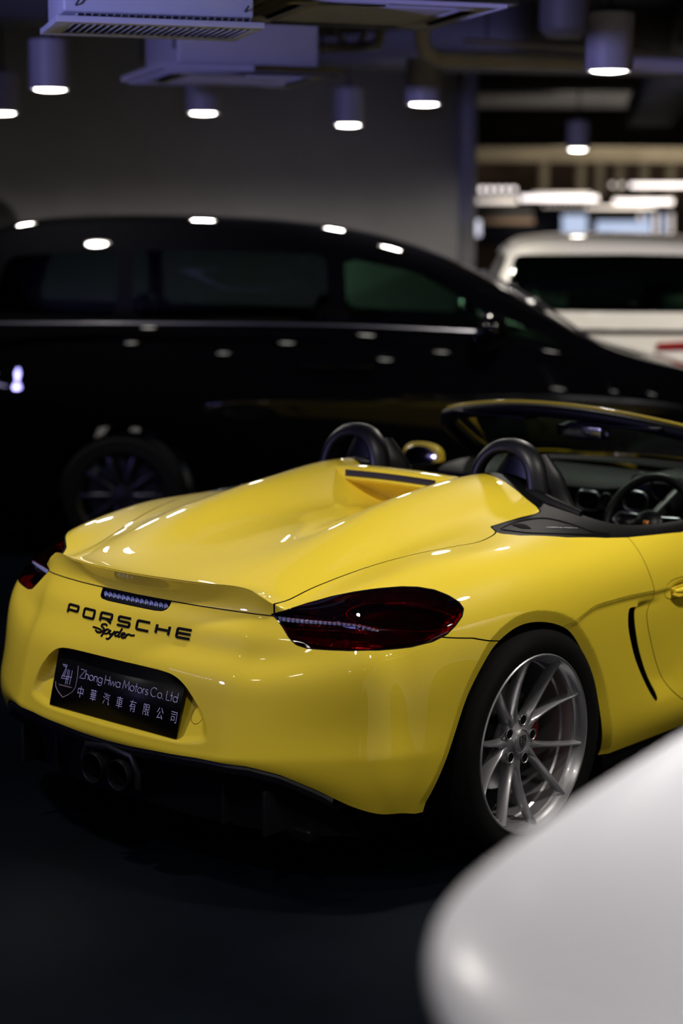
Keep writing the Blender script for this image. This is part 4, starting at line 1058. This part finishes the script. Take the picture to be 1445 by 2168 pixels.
# pipes and ducts
M_PIPE = mat('pipe_white', (.62, .60, .62), rough=.5); M_DUCT = mat('duct_grey', (.13, .13, .14), rough=.55)
def pipe(label, pts, r, m=M_PIPE, name='ceiling_pipe', cat='pipe', n=20, clamps=()):
    mb = MB(); mb.tube(pts, r, n=n); t = thing(name, label, cat, tuple(map(float, pts[0])))
    mb.V = [tuple(np.array(v)-np.array(t.location)) for v in mb.V]; mb.build('pipe_run', m, t, ang=60)
    for q in clamps:
        mb = MB(); q = np.array(q)-np.array(t.location); mb.tube([q, (q[0], q[1], 3.7-t.location[2])], .006, n=6); mb.build('hanger_rod', M_DARKMET, t)
    return t
a = at(893, 122, z=2.76); b = at(1500, 142, z=2.76); dv = (b-a)
pipe('long pale pipe running to the right from an elbow at top centre', [a+[0, 0, .7], a+[0, 0, .10], a+[0, 0, .03]+dv*.012, a+dv*.05]+[a+dv*t for t in (.3, .6, 1.0, 2.0)], .046, clamps=[a+dv*.6, a+dv*1.4])
a = at(1030, 88, z=2.95); b = at(1140, 96, z=2.95); pipe('thin straight conduit just above the long pale pipe', [a-(b-a)*.4, b+(b-a)*4], .012, M_PIPE, clamps=[a, b+(b-a)*2])
q = [at(x, y, z=2.74) for x, y in ((660, 66), (655, 84), (668, 97), (700, 100), (760, 99), (790, 94), (803, 80), (820, 66))]
q[0] = q[0]+[0, 0, .25]; q[-1] = q[-1]+[0, 0, .3]
pipe('drooping insulated hose behind the ceiling cassette at top centre', spline(q, 5), .026, M_DUCT)
q = [at(x, y, z=2.82) for x, y in ((690, 78), (720, 82), (768, 80), (790, 70))]; q[0] = q[0]+[0, 0, .3]; q[-1] = q[-1]+[0, 0, .3]
pipe('upper thin hose looping above the drooping insulated hose', spline(q, 5), .016, M_DUCT)
a = at(1195, 60, z=2.86); mb = MB(); mb.lathe([(.0001, 0), (.09, .006), (.13, .04), (.135, .10), (.135, .84)], n=32, axis='z')
t = mb.build('round_duct', M_DUCT); t.location = tuple(map(float, a-[0, 0, .05])); tag(t, 'round grey duct end coming down left of the large near downlight', 'duct')
def rect_duct(label, lat0, D0, lat1, D1, w, z0, z1, m=M_DUCT):
    dx, dy = lat1-lat0, D1-D0; L = sqrt(dx*dx+dy*dy); nx, ny = -dy/L*w/2, dx/L*w/2
    o = quadbox('ceiling_duct', [LD(lat0+nx, D0+ny), LD(lat0-nx, D0-ny), LD(lat1-nx, D1-ny), LD(lat1+nx, D1+ny)], z0, z1, m); return tag(o, label, 'duct')
rect_duct('wide dark air duct crossing behind the long pale pipe', -1.0, 12.6, 8, 14.6, .6, 2.92, 3.35)
rect_duct('dark duct running into the far hall at upper right', 2.4, 12, 3.6, 22, .5, 3.0, 3.3)
rect_duct('dark box duct high above the farther air cassette', -2.6, 10.6, -.3, 11.4, .7, 3.0, 3.45)

# ================================================================== far hall
M_BEAM = mat('beige_beam', (.42, .37, .28), rough=.8, noise=(.8, .25)); M_BROWN = mat('brown_panel', (.16, .11, .085), rough=.8, noise=(1.5, .4))
for k, (D, z0, z1, lb) in enumerate([(26, 2.95, 3.45, 'nearest beige ceiling beam beyond the grey wall end'), (33, 2.95, 3.7, 'farther beige ceiling beam of the hall beyond'), (41, 2.75, 3.7, 'farthest low brown ceiling beam of the hall beyond')]):
    o = quadbox('ceiling_beam', [LD(1.2, D), LD(15.6, D-.8), LD(15.6, D+.2), LD(1.2, D+1.0)], z0, z1, M_BEAM if k < 2 else M_BROWN); tag(o, lb, 'beam')
for k, x in enumerate((1150, 1228, 1268, 1310, 1362, 1418)):
    p0 = at(x, 395, d=37); z = float(p0[2]); mb = MB(); mb.tube([(p0[0], p0[1], z-.2-.15*(k % 2)), (p0[0], p0[1], 3.7)], .10, n=8)
    tag(mb.build('hanging_column', M_BEAM), 'blurred beige hanging column in the far hall', 'column', 'hanging columns in the far hall')
M_TUBE = mat('tube_light', (1, 1, 1), emit=(1, .90, .92), estr=1.8); M_TUBE2 = mat('tube_light_dim', (1, 1, 1), emit=(1, .86, .84), estr=.6); M_SCR = mat('screen_blue', (.1, .1, .1), emit=(.60, .72, 1.0), estr=.75)
def bar(name, x0, x1, y0, y1, d, m, label, cat, thick=.05, grp=None):
    a = at(x0, y0, d=d); b = at(x1, y0, d=d); c = at(x1, y1, d=d); e = at(x0, y1, d=d); f = F0*thick
    mb = MB(); mb.add([a, b, c, e, a+f, b+f, c+f, e+f], [(0, 1, 2, 3), (7, 6, 5, 4), (0, 4, 5, 1), (1, 5, 6, 2), (2, 6, 7, 3), (3, 7, 4, 0)])
    return tag(mb.build(name, m), label, cat, grp)
for k in range(6): bar('round_bulb', 1000+k*16.5, 1009+k*16.5, 397, 405, 31, M_TUBE, 'one of six pink white bulbs in a row beside the grey wall end', 'lamp', .1, 'row of bulbs by the wall end')
for k in range(2): bar('round_bulb', 1293+k*20, 1300+k*20, 388, 395, 31, M_TUBE2, 'one of two faint bulbs left of the upper light tube', 'lamp', .1, 'faint bulbs by the upper tube')
for k in range(8): bar('round_bulb', 1152+k*11, 1156+k*11, 433, 438, 34, M_TUBE2, 'one of a row of tiny bulbs below the brightest tube', 'lamp', .1, 'tiny bulbs below the brightest tube')
for x0, x1, y0, y1, m, lb in [(1335, 1460, 388, 396, M_TUBE, 'uppermost straight white light tube at the right edge of the far hall'), (1102, 1265, 414, 425, M_TUBE, 'brightest thick white light tube in the far hall'),
                          (1300, 1424, 422, 432, M_TUBE, 'white light tube right of the brightest one in the far hall'), (1008, 1095, 420, 430, M_TUBE2, 'dim pink light tube next to the grey wall end'), (1128, 1250, 408, 412, M_TUBE2, 'thin faint tube just above the brightest tube'), (1240, 1385, 436, 442, M_TUBE2, 'faint low tube at right under the others')]:
    bar('light_tube', x0, x1, y0, y1, 30, m, lb, 'lamp', .08)
bar('lit_screen', 1190, 1242, 455, 494, 34, M_SCR, 'square pale blue lit screen above the white vehicle', 'screen')
bar('lit_screen', 1262, 1378, 468, 496, 36, M_SCR, 'wide pale blue lit screen right of the square one', 'screen')
bar('lit_screen', 990, 1017, 466, 500, 27, mat('screen_white', (.1, .1, .1), emit=(.85, .86, 1.0), estr=.9), 'small white lit panel touching the grey wall end', 'screen')
for k in range(5): bar('lit_screen', 1352+k*16, 1360+k*16, 452+3*(k % 2), 494, 38, M_SCR if k % 2 else M_TUBE2, 'one of five narrow lit panels at the right of the far hall', 'screen', .05, 'narrow lit panels')
bar('dark_sign', 1003, 1128, 436, 474, 29, M_ACD, 'wide dark sign board under the row of bulbs', 'sign board'); bar('sign_frame', 1003, 1130, 462, 473, 28.9, M_BROWN, 'brown lower band of the dark sign board', 'sign board')
bar('dark_partition', 1015, 1195, 440, 520, 39.5, mat('navy_panel', (.01, .012, .03), rough=.6), 'dark navy partition behind the square lit screen', 'partition')
bar('brown_fascia', 1003, 1600, 330, 452, 43, M_BROWN, 'long brown shop fascia across the end of the far hall', 'fascia', .2)
lamp_area('hall_glow', LD(6, 27, 2.3), LD(6, 30, 3.7), 6, 420, (1, .86, .66), 4)

# ================================================================== other vehicles
def build_cage_car(st, W_, belt, lev=3, sill=.22, tuck=False):
    'st: (X, roof z, width factor) stations from tail to nose; local axes X forward, Y left'
    V = []; F = []; rows = []
    def sec(X, zr, wf, zb):
        w = W_*wf; q = min(1, max(0, (zr-zb)/.5)); h = zr-zb
        r = [(w*.88, sill), (w*.935, sill+.12), (w*.975, .58), (w, .86), (w*.98, min(zb-.10, .98)), (w*.955, zb), (w*(.955-.07*q), zb+.5*h), (w*(.94-.16*q), zb+.86*h), (w*(.80-.14*q), zr-.02*q), (w*.40, zr), (0, zr+.005)]
        if tuck: r = [(w*.84, sill), (w*.87, sill+.12), (w*.875, .60), (w*.875, zb-.26), (w*.915, zb-.10), (w*.99, zb), (w*.985, zb+.5*h), (w*(.93-.14*q), zb+.92*h), (w*(.80-.12*q), zr-.01*q), (w*.40, zr), (0, zr+.01)]
        return r
    ns = len(st); np_ = 11
    for X, zr, wf, zb in st:
        r = sec(X, zr, wf, zb); full = [(y, z) for y, z in r]+[(-y, z) for y, z in r[:-1][::-1]]
        rows.append([(X, y, z) for y, z in full])
    m = len(rows[0])
    for r in rows: V += r
    for i in range(ns-1):
        for j in range(m-1): F.append((i*m+j, (i+1)*m+j, (i+1)*m+j+1, i*m+j+1))
    # end caps as ladders
    for i, fl in ((0, False), (ns-1, True)):
        for j in range(10):
            f = (i*m+j, i*m+j+1, i*m+m-2-j, i*m+m-1-j)
            if len(set(f)) == 4: F.append(f if not fl else f[::-1])
            else: F.append(tuple(dict.fromkeys(f if not fl else f[::-1])))
    return subdivide(np.array(V, float), F, lev)
def simple_wheel(parent, x, y, R, hw, s_, rimm, nsp=10):
    w = bpy.data.objects.new('wheel', None); COL.objects.link(w); w.parent = parent; w.location = (x, y, R); w.rotation_euler = (0, 0, 0 if s_ < 0 else pi)
    rr = R*.69
    mb = MB(); mb.lathe([(rr, -hw+.02), (rr+.01, -hw), (R-.03, -hw), (R-.004, -hw+.03), (R, 0), (R-.004, hw-.03), (R-.03, hw), (rr, hw-.01)], n=56, axis='y'); mb.build('tyre', M_RUB, w)
    mb = MB(); mb.lathe([(rr-.012, -hw+.06), (rr-.012, -hw+.015), (rr+.004, -hw+.008), (rr+.004, -hw+.02), (rr, hw-.02)], n=56, axis='y'); mb.lathe([(.0001, -hw+.012), (.06, -hw+.016), (.07, -hw+.05)], n=30, axis='y')
    rim = mb.build('rim', rimm, w)
    for k in range(nsp):
        mb = MB(); mb.box((.05, -.010, -.014), (rr-.006, .014, .014), .005, Matrix.Translation((0, -hw+.03, 0)) @ Matrix.Rotation(2*pi*k/nsp, 4, 'Y')); mb.build('spoke', rimm, rim)
    mb = MB(); mb.lathe([(.08, -hw+.09), (rr*.8, -hw+.09), (rr*.8, -hw+.11)], n=40, axis='y'); mb.build('brake_disc', M_DARKMET, w)
def vehicle(root, st, W_, belt, paint, wheels, wins, ws=None, bk=None, rimm=M_DARKMET, R=.35, glass=None, lev=3, tuck=False, seats=True):
    V_, F_ = build_cage_car(st, W_, belt, lev, tuck=tuck); s = Surf(V_, F_)
    for k, xw in enumerate(wheels):
        s.cut(np.maximum(np.hypot(s.V[:, 0]-xw, s.V[:, 2]-R)-(R+.05), .45*W_-np.abs(s.V[:, 1])), 1)
    s.drop(lambda l: l & 1)
    b = 2
    for j, poly in enumerate(wins):
        poly = spline(poly, 1, True) if len(poly) < 4 else rcpoly(poly, .05)
        s.cut(np.where((np.abs(s.V[:, 1]) > .3) & (s.V[:, 2] > .9), pl_sdf(s.V[:, [0, 2]], poly), 1.), 2)
    for poly, side in ((ws, 1), (bk, -1)):
        if poly is not None:
            xm = poly[0]; pp = rcpoly(poly[1], .05)
            s.cut(np.where((s.V[:, 0]-xm)*side > 0, pl_sdf(np.stack([np.abs(s.V[:, 1]), s.V[:, 2]], 1), pp), 1.), 4, only=lambda l: not l & 2)
    g = glass
    V2, F2 = s.part(lambda l: not l & 6); link('body_shell', raw(V2, F2), root, paint)
    V2, F2 = s.part(lambda l: l & 2)
    if len(F2):
        for sg, in ((1,), (-1,)):
            FF = [f for f in F2 if V2[list(f)].mean(0)[1]*sg > 0]; 
            # one pane per opening
            me_ = raw(V2, FF); bm = bmesh.new(); bm.from_mesh(me_); bpy.data.meshes.remove(me_)
            bmesh.ops.delete(bm, geom=[v for v in bm.verts if not v.link_faces], context='VERTS')
            seen = set(); bm.verts.ensure_lookup_table()
            for v0 in bm.verts:
                if v0.index in seen: continue
                stack = [v0]; comp = []
                while stack:
                    v = stack.pop()
                    if v.index in seen: continue
                    seen.add(v.index); comp.append(v); stack += [e.other_vert(v) for e in v.link_edges if e.other_vert(v).index not in seen]
                ids = {v.index: i for i, v in enumerate(comp)}; fs = {f for v in comp for f in v.link_faces}
                if len(fs) < 4: continue
                cx = np.mean([v.co.x for v in comp])
                link('side_window', raw([v.co[:] for v in comp], [[ids[v.index] for v in f.verts] for f in fs]), root, g(cx))
            bm.free()
    V2, F2 = s.part(lambda l: l & 4 and not l & 2)
    for nm, sel in (('windscreen', lambda x: x > 1), ('rear_window', lambda x: x < 1)):
        FF = [f for f in F2 if sel(V2[list(f)].mean(0)[0])]
        if FF:
            us = sorted({i for f in FF for i in f}); mp = {v: k for k, v in enumerate(us)}
            link(nm, raw(V2[us], [tuple(mp[i] for i in f) for f in FF]), root, g(2 if nm == 'windscreen' else -1))
    for k, xw in enumerate(wheels):
        for sg in (-1, 1): simple_wheel(root, xw, sg*(W_-.135), R, .115, sg, rimm)
    x0, x1 = st[0][0], st[-1][0]
    mb = MB(); mb.box((x0+.25, -W_*.62, .16), (x1-.3, W_*.62, .30), .02); mb.build('floor_pan', M_TRIM2, root)
    if seats:
        for xs_ in seats:
            for sg in (-1, 1):
                st_ = bpy.data.objects.new('seat', None); COL.objects.link(st_); st_.parent = root
                mb = MB(); mb.box((-.10, -.25, .45), (.06, .25, 1.18), .06, Matrix.Translation((xs_, sg*.42, 0)) @ Matrix.Rotation(radians(-14), 4, 'Y')); mb.build('backrest', M_LEATH, st_)
                mb = MB(); mb.box((xs_-.40, sg*.42-.13, 1.20), (xs_-.29, sg*.42+.13, 1.42), .045); mb.build('headrest', M_LEATH, st_)
                mb = MB(); mb.box((xs_, sg*.42-.25, .40), (xs_+.50, sg*.42+.25, .58), .05); mb.build('seat_cushion', M_LEATH, st_)
        mb = MB(); mb.box((max(seats)+.70, -W_*.8, .70), (max(seats)+1.05, W_*.8, belt-.10), .06); mb.build('dashboard', M_TRIM2, root)
    return s
def rcpoly(poly, r):
    out = []; n = len(poly)
    for i in range(n):
        a, b_, c = (np.array(poly[(i-1) % n], float), np.array(poly[i], float), np.array(poly[(i+1) % n], float))
        u = (a-b_)/np.linalg.norm(a-b_); v = (c-b_)/np.linalg.norm(c-b_); p, q = b_+u*r, b_+v*r
        for t in (0, .33, .66, 1): out.append((1-t)**2*p+2*t*(1-t)*b_+t*t*q)
    return out
M_BLK = mat('black_paint', (.002, .002, .0025), rough=.6, spec=0, coat=.75, coat_rough=.01)
M_WHT = mat('white_paint', (.62, .60, .56), rough=.4, coat=1, coat_rough=.03)
G_FRONT = fresnel_glass('green_window', (.30, .46, .36), 1.5); G_PRIV = fresnel_glass('privacy_window', (.16, .20, .20), 1.5)

# --- black people carrier seen from its side
mpv = thing('people_carrier', 'large black people carrier seen side-on behind the yellow car', 'car', LD(-1.215, 10.83), CY)
stn = [(-.98, 1.30, .80, 1.10), (-.93, 1.66, .90, 1.16), (-.80, 1.82, .955, 1.20), (-.45, 1.885, .99, 1.25), (.2, 1.895, 1, 1.27), (.8, 1.875, 1, 1.27), (1.3, 1.82, 1, 1.26), (1.7, 1.715, 1, 1.245), (2.05, 1.555, 1, 1.22), (2.4, 1.34, 1, 1.17), (2.68, 1.17, 1, 1.12), (3.0, 1.095, .99, 1.05), (3.3, 1.03, .97, .98), (3.58, .93, .91, .89), (3.78, .80, .80, .77), (3.86, .62, .66, .58)]
wins = [[(-.72, 1.36), (-.62, 1.66), (-.02, 1.70), (-.02, 1.34)], [(.07, 1.34), (.07, 1.70), (1.12, 1.68), (1.14, 1.32)], [(1.24, 1.32), (1.22, 1.665), (1.62, 1.585), (1.98, 1.385), (2.0, 1.29)], [(2.06, 1.275), (2.05, 1.36), (2.45, 1.20), (2.47, 1.175)]]
vehicle(mpv, stn, .93, 1.28, M_BLK, (0, 3.0), wins, ws=(1.55, [(-1, 1.68), (.62, 1.66), (.74, 1.20), (-1, 1.20)]), bk=(-.7, [(-1, 1.70), (.62, 1.66), (.66, 1.24), (-1, 1.24)]), rimm=mat('dark_rim', (.06, .06, .075), rough=.3, metal=.9), glass=lambda x: G_PRIV if x < 1.2 else G_FRONT, seats=(.35, 1.45))
def side_line(root, pts, r, m, name, W_=.93, off=.0, **k):
    for sg in (-1, 1):
        mb = MB(); mb.tube([(x, sg*(y+off), z) for x, y, z in spline(pts, 5)], r, n=8); mb.build(name, m, root, **k)
side_line(mpv, [(-.7, .895, 1.30), (.3, .912, 1.305), (1.2, .914, 1.30), (2.0, .902, 1.27)], (.008), M_ALU, 'belt_moulding', label='chrome strip under the side windows')
side_line(mpv, [(1.98, .80, 1.60), (2.3, .775, 1.42), (2.62, .77, 1.20)], .009, M_ALU, 'pillar_moulding', off=.0)
for sg in (-1, 1):
    mb = MB(); bm = bmesh.new(); bmesh.ops.create_uvsphere(bm, u_segments=20, v_segments=12, radius=1); mb.bm(bm, Matrix.Translation((2.02, sg*1.05, 1.30)) @ Matrix.Diagonal((.08, .12, .085, 1))); dm = mb.build('door_mirror', M_BLK, mpv, ang=60)
    mb = MB(); mb.tube([(2.03, sg*.97, 1.27), (2.05, sg*.88, 1.24)], .025, n=8); mb.build('mirror_stalk', M_BLK, dm)
    for xh in (1.08, 1.30):
        mb = MB(); mb.box((xh-.09, sg*.925-.012, 1.065), (xh+.09, sg*.925+.018, 1.09), .008); mb.build('door_handle', M_BLK, mpv)
    mb = MB(); bm = bmesh.new(); bmesh.ops.create_uvsphere(bm, u_segments=20, v_segments=12, radius=1); mb.bm(bm, Matrix.Translation((3.52, sg*.70, .80)) @ Matrix.Rotation(sg*-.6, 4, 'Z') @ Matrix.Diagonal((.26, .10, .085, 1))); mb.build('headlight', bpy.data.materials['headlight_glass'], mpv, ang=60)

# --- second black van further back on the left, only its roof end shows
van = thing('black_van', 'black vehicle whose rounded roof end peeks over at the left edge', 'car', LD(-3.28, 13.0), CY+pi)
van_h = 1.075
stv = [(a_, b_*van_h, c_, d_) for a_, b_, c_, d_ in [(-.98, 1.30, .82, 1.10), (-.93, 1.72, .92, 1.18), (-.84, 1.88, .96, 1.22), (-.55, 1.95, .99, 1.27), (.3, 1.965, 1, 1.28), (1.2, 1.93, 1, 1.28), (1.8, 1.80, 1, 1.25), (2.3, 1.45, 1, 1.18), (2.7, 1.17, .99, 1.12), (3.2, 1.05, .97, .99), (3.6, .90, .88, .86), (3.82, .66, .68, .62)]]
vehicle(van, stv, .92, 1.28, M_BLK, (0, 2.95), [wins[0], wins[1], wins[2]], glass=lambda x: G_PRIV, seats=None)
# --- white vehicle seen from behind
wv = thing('white_people_carrier', 'tall white vehicle seen from behind at the right edge', 'car', LD(1.96, 13.25), CY+radians(87))
wv.scale = (1, 1.08, .975)
stw = [(-1.06, .95, .90, .80), (-1.04, 1.30, .93, 1.15), (-.985, 1.62, .94, 1.22), (-.90, 1.76, .955, 1.22), (-.70, 1.815, .97, 1.24), (-.1, 1.84, 1, 1.25), (.9, 1.84, 1, 1.25), (1.5, 1.78, 1, 1.24), (2.0, 1.58, 1, 1.20), (2.4, 1.32, 1, 1.14), (2.7, 1.14, .99, 1.08), (3.2, 1.02, .96, .98), (3.55, .88, .87, .84), (3.72, .66, .68, .60)]
vehicle(wv, stw, .93, 1.26, M_WHT, (0, 2.85), [wins[0], wins[1], wins[2]], bk=(-.5, [(-1, 1.715), (.70, 1.69), (.78, 1.31), (-1, 1.30)]), glass=lambda x: G_FRONT if x < 0 else G_PRIV, seats=(.3, 1.4))
mb = MB(); mb.box((-1.075, -.70, 1.16), (-1.02, .70, 1.19), .01); mb.build('tailgate_strip', M_TRIM2, wv)
for sg in (-1, 1):
    mb = MB(); mb.prism([(sg*.18, 1.10), (sg*.86, 1.15), (sg*.88, 1.07), (sg*.18, 1.05)][::sg], 'x', -1.085, -1.02, .008); mb.build('tail_light', mat('red_lamp', (.22, .006, .008), rough=.15, coat=1) if sg < 0 else bpy.data.materials['red_lamp'], wv, label='red tail light')
mb = MB(); mb.box((-1.08, -.26, .86), (-1.05, .26, .98), .005); mb.build('plate_holder', M_TRIM2, wv)
mb = MB(); mb.tube([(-1.02, -.05, 1.36), (-.995, .20, 1.42), (-.985, .45, 1.40)], .010, n=8); mb.build('rear_wiper', M_TRIM2, wv)
# --- white car close to the viewer
M_WH2 = mat('pearl_white_paint', (.86, .88, .99), rough=.5, coat=.6, coat_rough=.28)
K = at(896, 2040, d=1.62)
nw = thing('white_car', 'blurred white car in the near right foreground, only its rounded corner showing', 'car')
hd = radians(90+9); 
stf = [(-3.3, .80, .70, .70), (-3.2, 1.05, .86, .95), (-3.0, 1.3, .92, 1.15), (-2.5, 1.52, .94, 1.20), (-1.9, 1.66, .95, 1.22), (-1.2, 1.66, .955, 1.23), (-.7, 1.56, .96, 1.23), (-.3, 1.30, .97, 1.21), (.05, 1.25, .98, 1.205), (.40, 1.245, .99, 1.205), (.75, 1.243, 1, 1.20), (1.0, 1.235, 1, 1.195), (1.14, 1.225, .96, 1.185), (1.25, 1.19, .87, 1.15), (1.34, 1.13, .66, 1.09), (1.39, 1.05, .44, 1.01), (1.41, .95, .30, .91)]
vehicle(nw, stf, .92, 1.2, M_WH2, (.62, -2.0), [[(-2.3, 1.28), (-2.1, 1.50), (-1.1, 1.52), (-.75, 1.30)]], ws=(-.6, [(-1, 1.52), (.62, 1.50), (.74, 1.32), (-1, 1.32)]), glass=lambda x: G_PRIV, seats=(-1.6,), R=.36, tuck=True)
for sg in (-1, 1):
    mb = MB(); bm = bmesh.new(); bmesh.ops.create_uvsphere(bm, u_segments=24, v_segments=14, radius=1); mb.bm(bm, Matrix.Translation((1.26, sg*.66, .99)) @ Matrix.Rotation(sg*-.9, 4, 'Z') @ Matrix.Diagonal((.20, .13, .08, 1))); mb.build('headlight', bpy.data.materials['headlight_glass'], nw, ang=60)
# place it so that its front corner nearest to the yellow car lies at K (right side of the car = -Y local)
nw.scale = (1, 1, .968); NWA = radians(-90+41.4-31); nw.rotation_euler = (0, 0, NWA); a = NWA
cl_ = Vector((1.26, -.80, 0)); off = Matrix.Rotation(a, 3, 'Z') @ cl_; nw.location = (K[0]-off.x, K[1]-off.y, 0)
# lit sign on the wall behind the viewer: seen only as reflections
sg_ = thing('neon_sign', 'violet lit sign strip outside the picture on the left', 'sign')
mb = MB(); mb.box((-1.1, -.04, -.06), (1.1, .04, .06), .01); mb.build('sign_box', M_TRIM2, sg_)
mb = MB()
for k in range(14): mb.box((-1.05+k*.15, .04, -.035+.01*(k % 3)), (-1.05+k*.15+.10, .06, .03), .004)
mb.build('lit_letters', mat('violet_neon', (.1, .1, .1), emit=(.62, .58, 1.0), estr=14), sg_)
mb = MB(); mb.tube([(-.9, 0, .05), (-.9, 0, 1.6)], .01, n=6); mb.tube([(.9, 0, .05), (.9, 0, 1.6)], .01, n=6); mb.build('hanger_rod', M_DARKMET, sg_)
put(sg_, frame((-5.3, 2.9), -66, 2.0))
